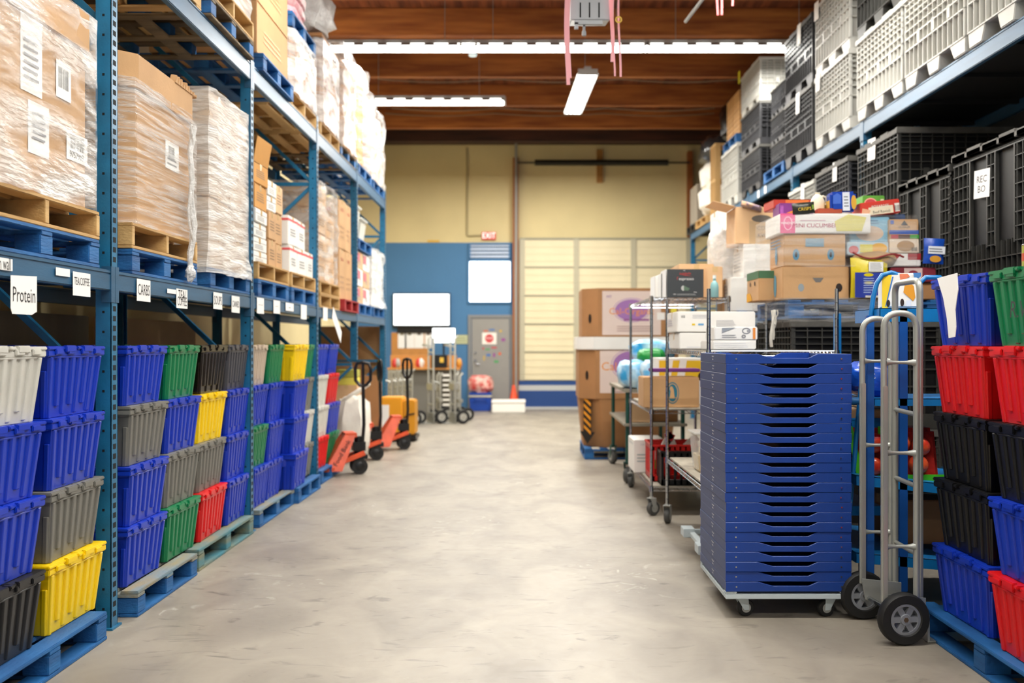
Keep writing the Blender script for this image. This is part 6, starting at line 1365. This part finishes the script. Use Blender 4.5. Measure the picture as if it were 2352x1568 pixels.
# ================================================================ SMALL HAND TRUCKS BY THE BACK WALL
def small_truck(h):
    def mk():
        t = thing('hand_truck', 'x', 'hand truck')
        for y in (-.13,.13):
            g = G(); g.tube([(0,y,.12),(0,y,h-.05),(.05,y,h)], .019, 8); g.build('rail', ALU, t, True)
        g = G()
        for z in (.35,.7,h*.62,h-.3): g.cyl((0,-.13,z),(0,.13,z),.013,8)
        g.tube([(.0,-.13,h-.2),(-.12,-.13,h-.16),(-.14,0,h-.15),(-.12,.13,h-.16),(0,.13,h-.2)],.014,8); g.build('crossbar', ALU, t, True)
        g = G(); g.box(-.03,.05,-.16,.16,h*.38,h*.46); g.build('stair_bracket', ALU, t, bevel=.01)
        for s in (-1,1): wheel(t, (.13,s*.19,.125), .125, .06, mat('hub_pale','#b5b3aa',.5), name='wheel', spokes=5, hubr=.55)
        g = G(); g.cyl((.13,-.2,.125),(.13,.2,.125),.01,8); g.box(.0,.14,-.15,-.14,.1,.2); g.box(.0,.14,.14,.15,.1,.2); g.build('axle', ALU, t)
        g = G(); g.box(-.24,0,-.18,.18,.004,.014); g.box(-.01,0,-.18,.18,.004,.2); g.build('nose_plate', ALU, t)
        return t
    return mk
for (px, pt, Y, rz, lab) in ((943,850,18.3,.35,'shorter silver hand truck just behind the farthest pallet jack'),(990,772,18.3,.45,'tall silver hand truck in front of the small white monitor'),(1040,772,18.3,.4,'tall silver hand truck nearest the red-bagged blue cooler'),(1052,858,19.0,.4,'short silver hand truck tucked behind the tall one by the cooler'),(1008,858,19.2,.3,'short silver hand truck between the two tall ones')):
    h = round(HZ(pt,Y),1); inst(('ht',h), small_truck(h), (PX(px,Y), Y, 0), rz, lab)
for i, px in enumerate((897,910,921,932)):
    Y = 17.2+.25*i; inst(('ht',1.0), small_truck(1.0), (PX(px,Y), Y, 0), .3, 'silver hand truck in the row behind the yellow machine, %s from the rack' % NTH[i])
# ================================================================ DESK CORNER
Y = 20.4; t = thing('work_desk', 'wooden work desk with a grey front against the blue back wall', 'desk', (PX(973,Y),Y+.3,0))
W_ = (PX(1056,Y)-PX(890,Y)); WD = mat('desk_wood','#c98a45',.5,var=.15)
g = G(); g.box(-W_/2,W_/2,-.35,.35,.93,.97); g.build('desktop', WD, t, bevel=.004)
g = G(); g.box(-W_/2+.02,W_/2-.02,-.2,-.18,.0,.93); g.build('front_panel', mat('desk_grey_mesh','#6a6862',.6), t)
for x in (-W_/2+.03,W_/2-.03):
    for y in (-.32,.32): g = G(); g.box(x-.02,x+.02,y-.02,y+.02,0,.93); g.build('leg', ALU, t)
g = G(); g.box(-W_/2,W_/2-.1,.15,.33,.97,1.22); g.build('shelf_unit', WD, t, bevel=.004)
for k in range(7):
    o = box('paper_tray', 'white paper tray in the small rack below the desk, %s from the top' % NTH[k], 'paper tray', PX(1026,20.2), 20.3, .80-k*.1-.0, .17, .2, .035, WHITEC, tape=None)
t = thing('tv_screen', 'large wall television with a white screen on the blue wall', 'television', (PX(968,YB),YB,0))
x0, x1 = PX(903,YB)-PX(968,YB), PX(1035,YB)-PX(968,YB); z0, z1 = HZ(752,YB), HZ(673,YB)
g = G(); g.box(x0,x1,-.1,-.03,z0,z1); g.build('bezel', mat('tv_black','#0a0a0b',.3), t, bevel=.01)
g = G(); g.box(x0+.025,x1-.025,-.103,-.1,z0+.05,z1-.025); g.build('screen', mat('screen_white','#f0f8fb',.3,emit=1.6), t)
g = G(); g.box(x0+.03,x1-.03,-.1045,-.103,z1-.19,z1-.17); g.box(x0+.05,x0+.48,-.1045,-.103,z1-.225,z1-.195); g.build('menu_bar', mat('screen_blue','#bfe0ea',.3,emit=1.0), t)
g = G(); g.box(x0+.1,x1-.1,-.06,.0,z0-.12,z0+.02); g.build('mount', BLACKM, t)
Y = 20.5; t = thing('computer_monitor', 'small white-screened monitor on the desk under the wall television', 'monitor', (PX(1017,Y),Y+.25,0))
x0, x1, z0, z1 = (PX(990,Y)-PX(1017,Y)), (PX(1045,Y)-PX(1017,Y)), HZ(788,Y), HZ(752,Y)
g = G(); g.box(x0,x1,-.04,0,z0,z1); g.build('bezel', mat('tv_black','#0a0a0b'), t, bevel=.004)
g = G(); g.box(x0+.012,x1-.012,-.043,-.04,z0+.012,z1-.012); g.build('screen', mat('screen_white','#f0f8fb'), t)
g = G(); g.box(-.02,.02,-.02,0,.98,z0+.02); g.box(-.12,.12,-.1,.08,.97,.985); g.build('stand', BLACKM, t)
box('black_printer', 'black label printer on the desk below the small monitor', 'printer', PX(1008,20.3), 20.45, .972, .32, .25, .26, BLACKM, tape=None, prints=[('rect','F',.55,.4,.8,.8,'#d0a83c')])
cb = thing('cork_board', 'brown cork board with clipboards under the wall television', 'board', (PX(942,YB),YB-.002,HZ(796,YB)))
g = G(); g.box(-.42,.42,-.02,0,-.30,.32); g.build('board', WD, cb, bevel=.004)
for px, w_ in ((921,.19),(938,.21),(960,.21),(981,.15)):
    t = thing('clipboard', 'white clipboard sheet on the cork board, %s from the rack' % NTH[[921,938,960,981].index(px)], 'clipboard', (PX(px+3,YB)+.0,YB-.023,HZ(782,YB))); g = G(); g.box(-w_/2,w_/2,-.006,0,-.17,.17); g.build('sheet', PAPER, t); g = G(); g.box(-.04,.04,-.02,-.006,.13,.17); g.build('clip', CHROME, t)
box('notice_sheet', 'pale green notice on the blue wall left of the grey door', 'notice', PX(1061,YB), YB-.012, HZ(790,YB), .27, .01, .21, flat('#b8bd95'), tape=None, prints=[('lines','F',.1,.2,.9,.8,3,'#8d9172')])
# wall clutter of tools
for i, (px, c) in enumerate(((893,'#c43a34'),(900,'#a9a9a4'),(950,'#c43a34'),(957,'#d8d0c8'),(1048,'#c9862f'))):
    Y = 19.6; g = G(); g.blob((0,0,0),.06,.06,.1,12,8,.3,4,i); o = g.build('desk_item', flat(c), None, True); o.location = (PX(px,Y),20.5,1.06); 
    tag(o, 'small %s object on the desk, %s from the rack' % (['red','grey','bright red','whitish','orange'][i], NTH[i]), 'desk item')
# cooler, bag, foam box, cone
t = thing('cooler_box', 'blue cooler box with a light lid band standing by the grey door', 'cooler', (PX(1103,21.5),21.7,0))
g = G(); g.frus(.22,.17,0,.24,.19,.30); g.build('body', mat('cooler_blue','#0d3f9c',.4), t, bevel=.015); g = G(); g.box(-.25,.25,-.2,.2,.30,.345); g.build('band', flat('#b9b4a8'), t, bevel=.01); g = G(); g.box(-.245,.245,-.195,.195,.345,.40); g.build('lid', mat('cooler_blue','#0d3f9c'), t, bevel=.015)
g = G(); g.tube([(-.15,-.2,.2),(-.1,-.23,.26),(.1,-.23,.26),(.15,-.2,.2)],.012,6); g.build('handle', mat('cooler_blue','#0d3f9c'), t, True)
g = G(); g.blob((0,0,.18),.28,.2,.2,20,10,.25,3,5,sq=.8); o = g.build('red_bag', mat('red_white_bag','#cf4a44',.5,var=.6,vscale=9,col2='#ecc7b8'), None, True); o.location = (PX(1104,21.6),21.7,.40); tag(o, 'slumped red and white bag on top of the blue cooler', 'bag')
t = thing('foam_box', 'white foam box on the floor in front of the orange cone', 'box', (PX(1168,21.0),21.25,0)); g = G(); g.box(-.35,.35,-.2,.2,0,.2); g.build('body', flat('#efece4'), t, bevel=.015); g = G(); g.box(-.36,.36,-.21,.21,.2,.265); g.build('lid', flat('#f3f0e9'), t, bevel=.015)
t = thing('traffic_cone', 'orange traffic cone behind the white foam box by the dock door', 'cone', (PX(1180,21.9),21.9,0)); g = G(); g.lathe([(.14,.02),(.13,.03),(.03,.55),(0,.555)], (0,0,0), 'z', 20); g.build('body', flat('#e8502a'), t, True); g = G(); g.box(-.17,.17,-.17,.17,0,.025); g.build('base', flat('#e8502a'), t, bevel=.01)
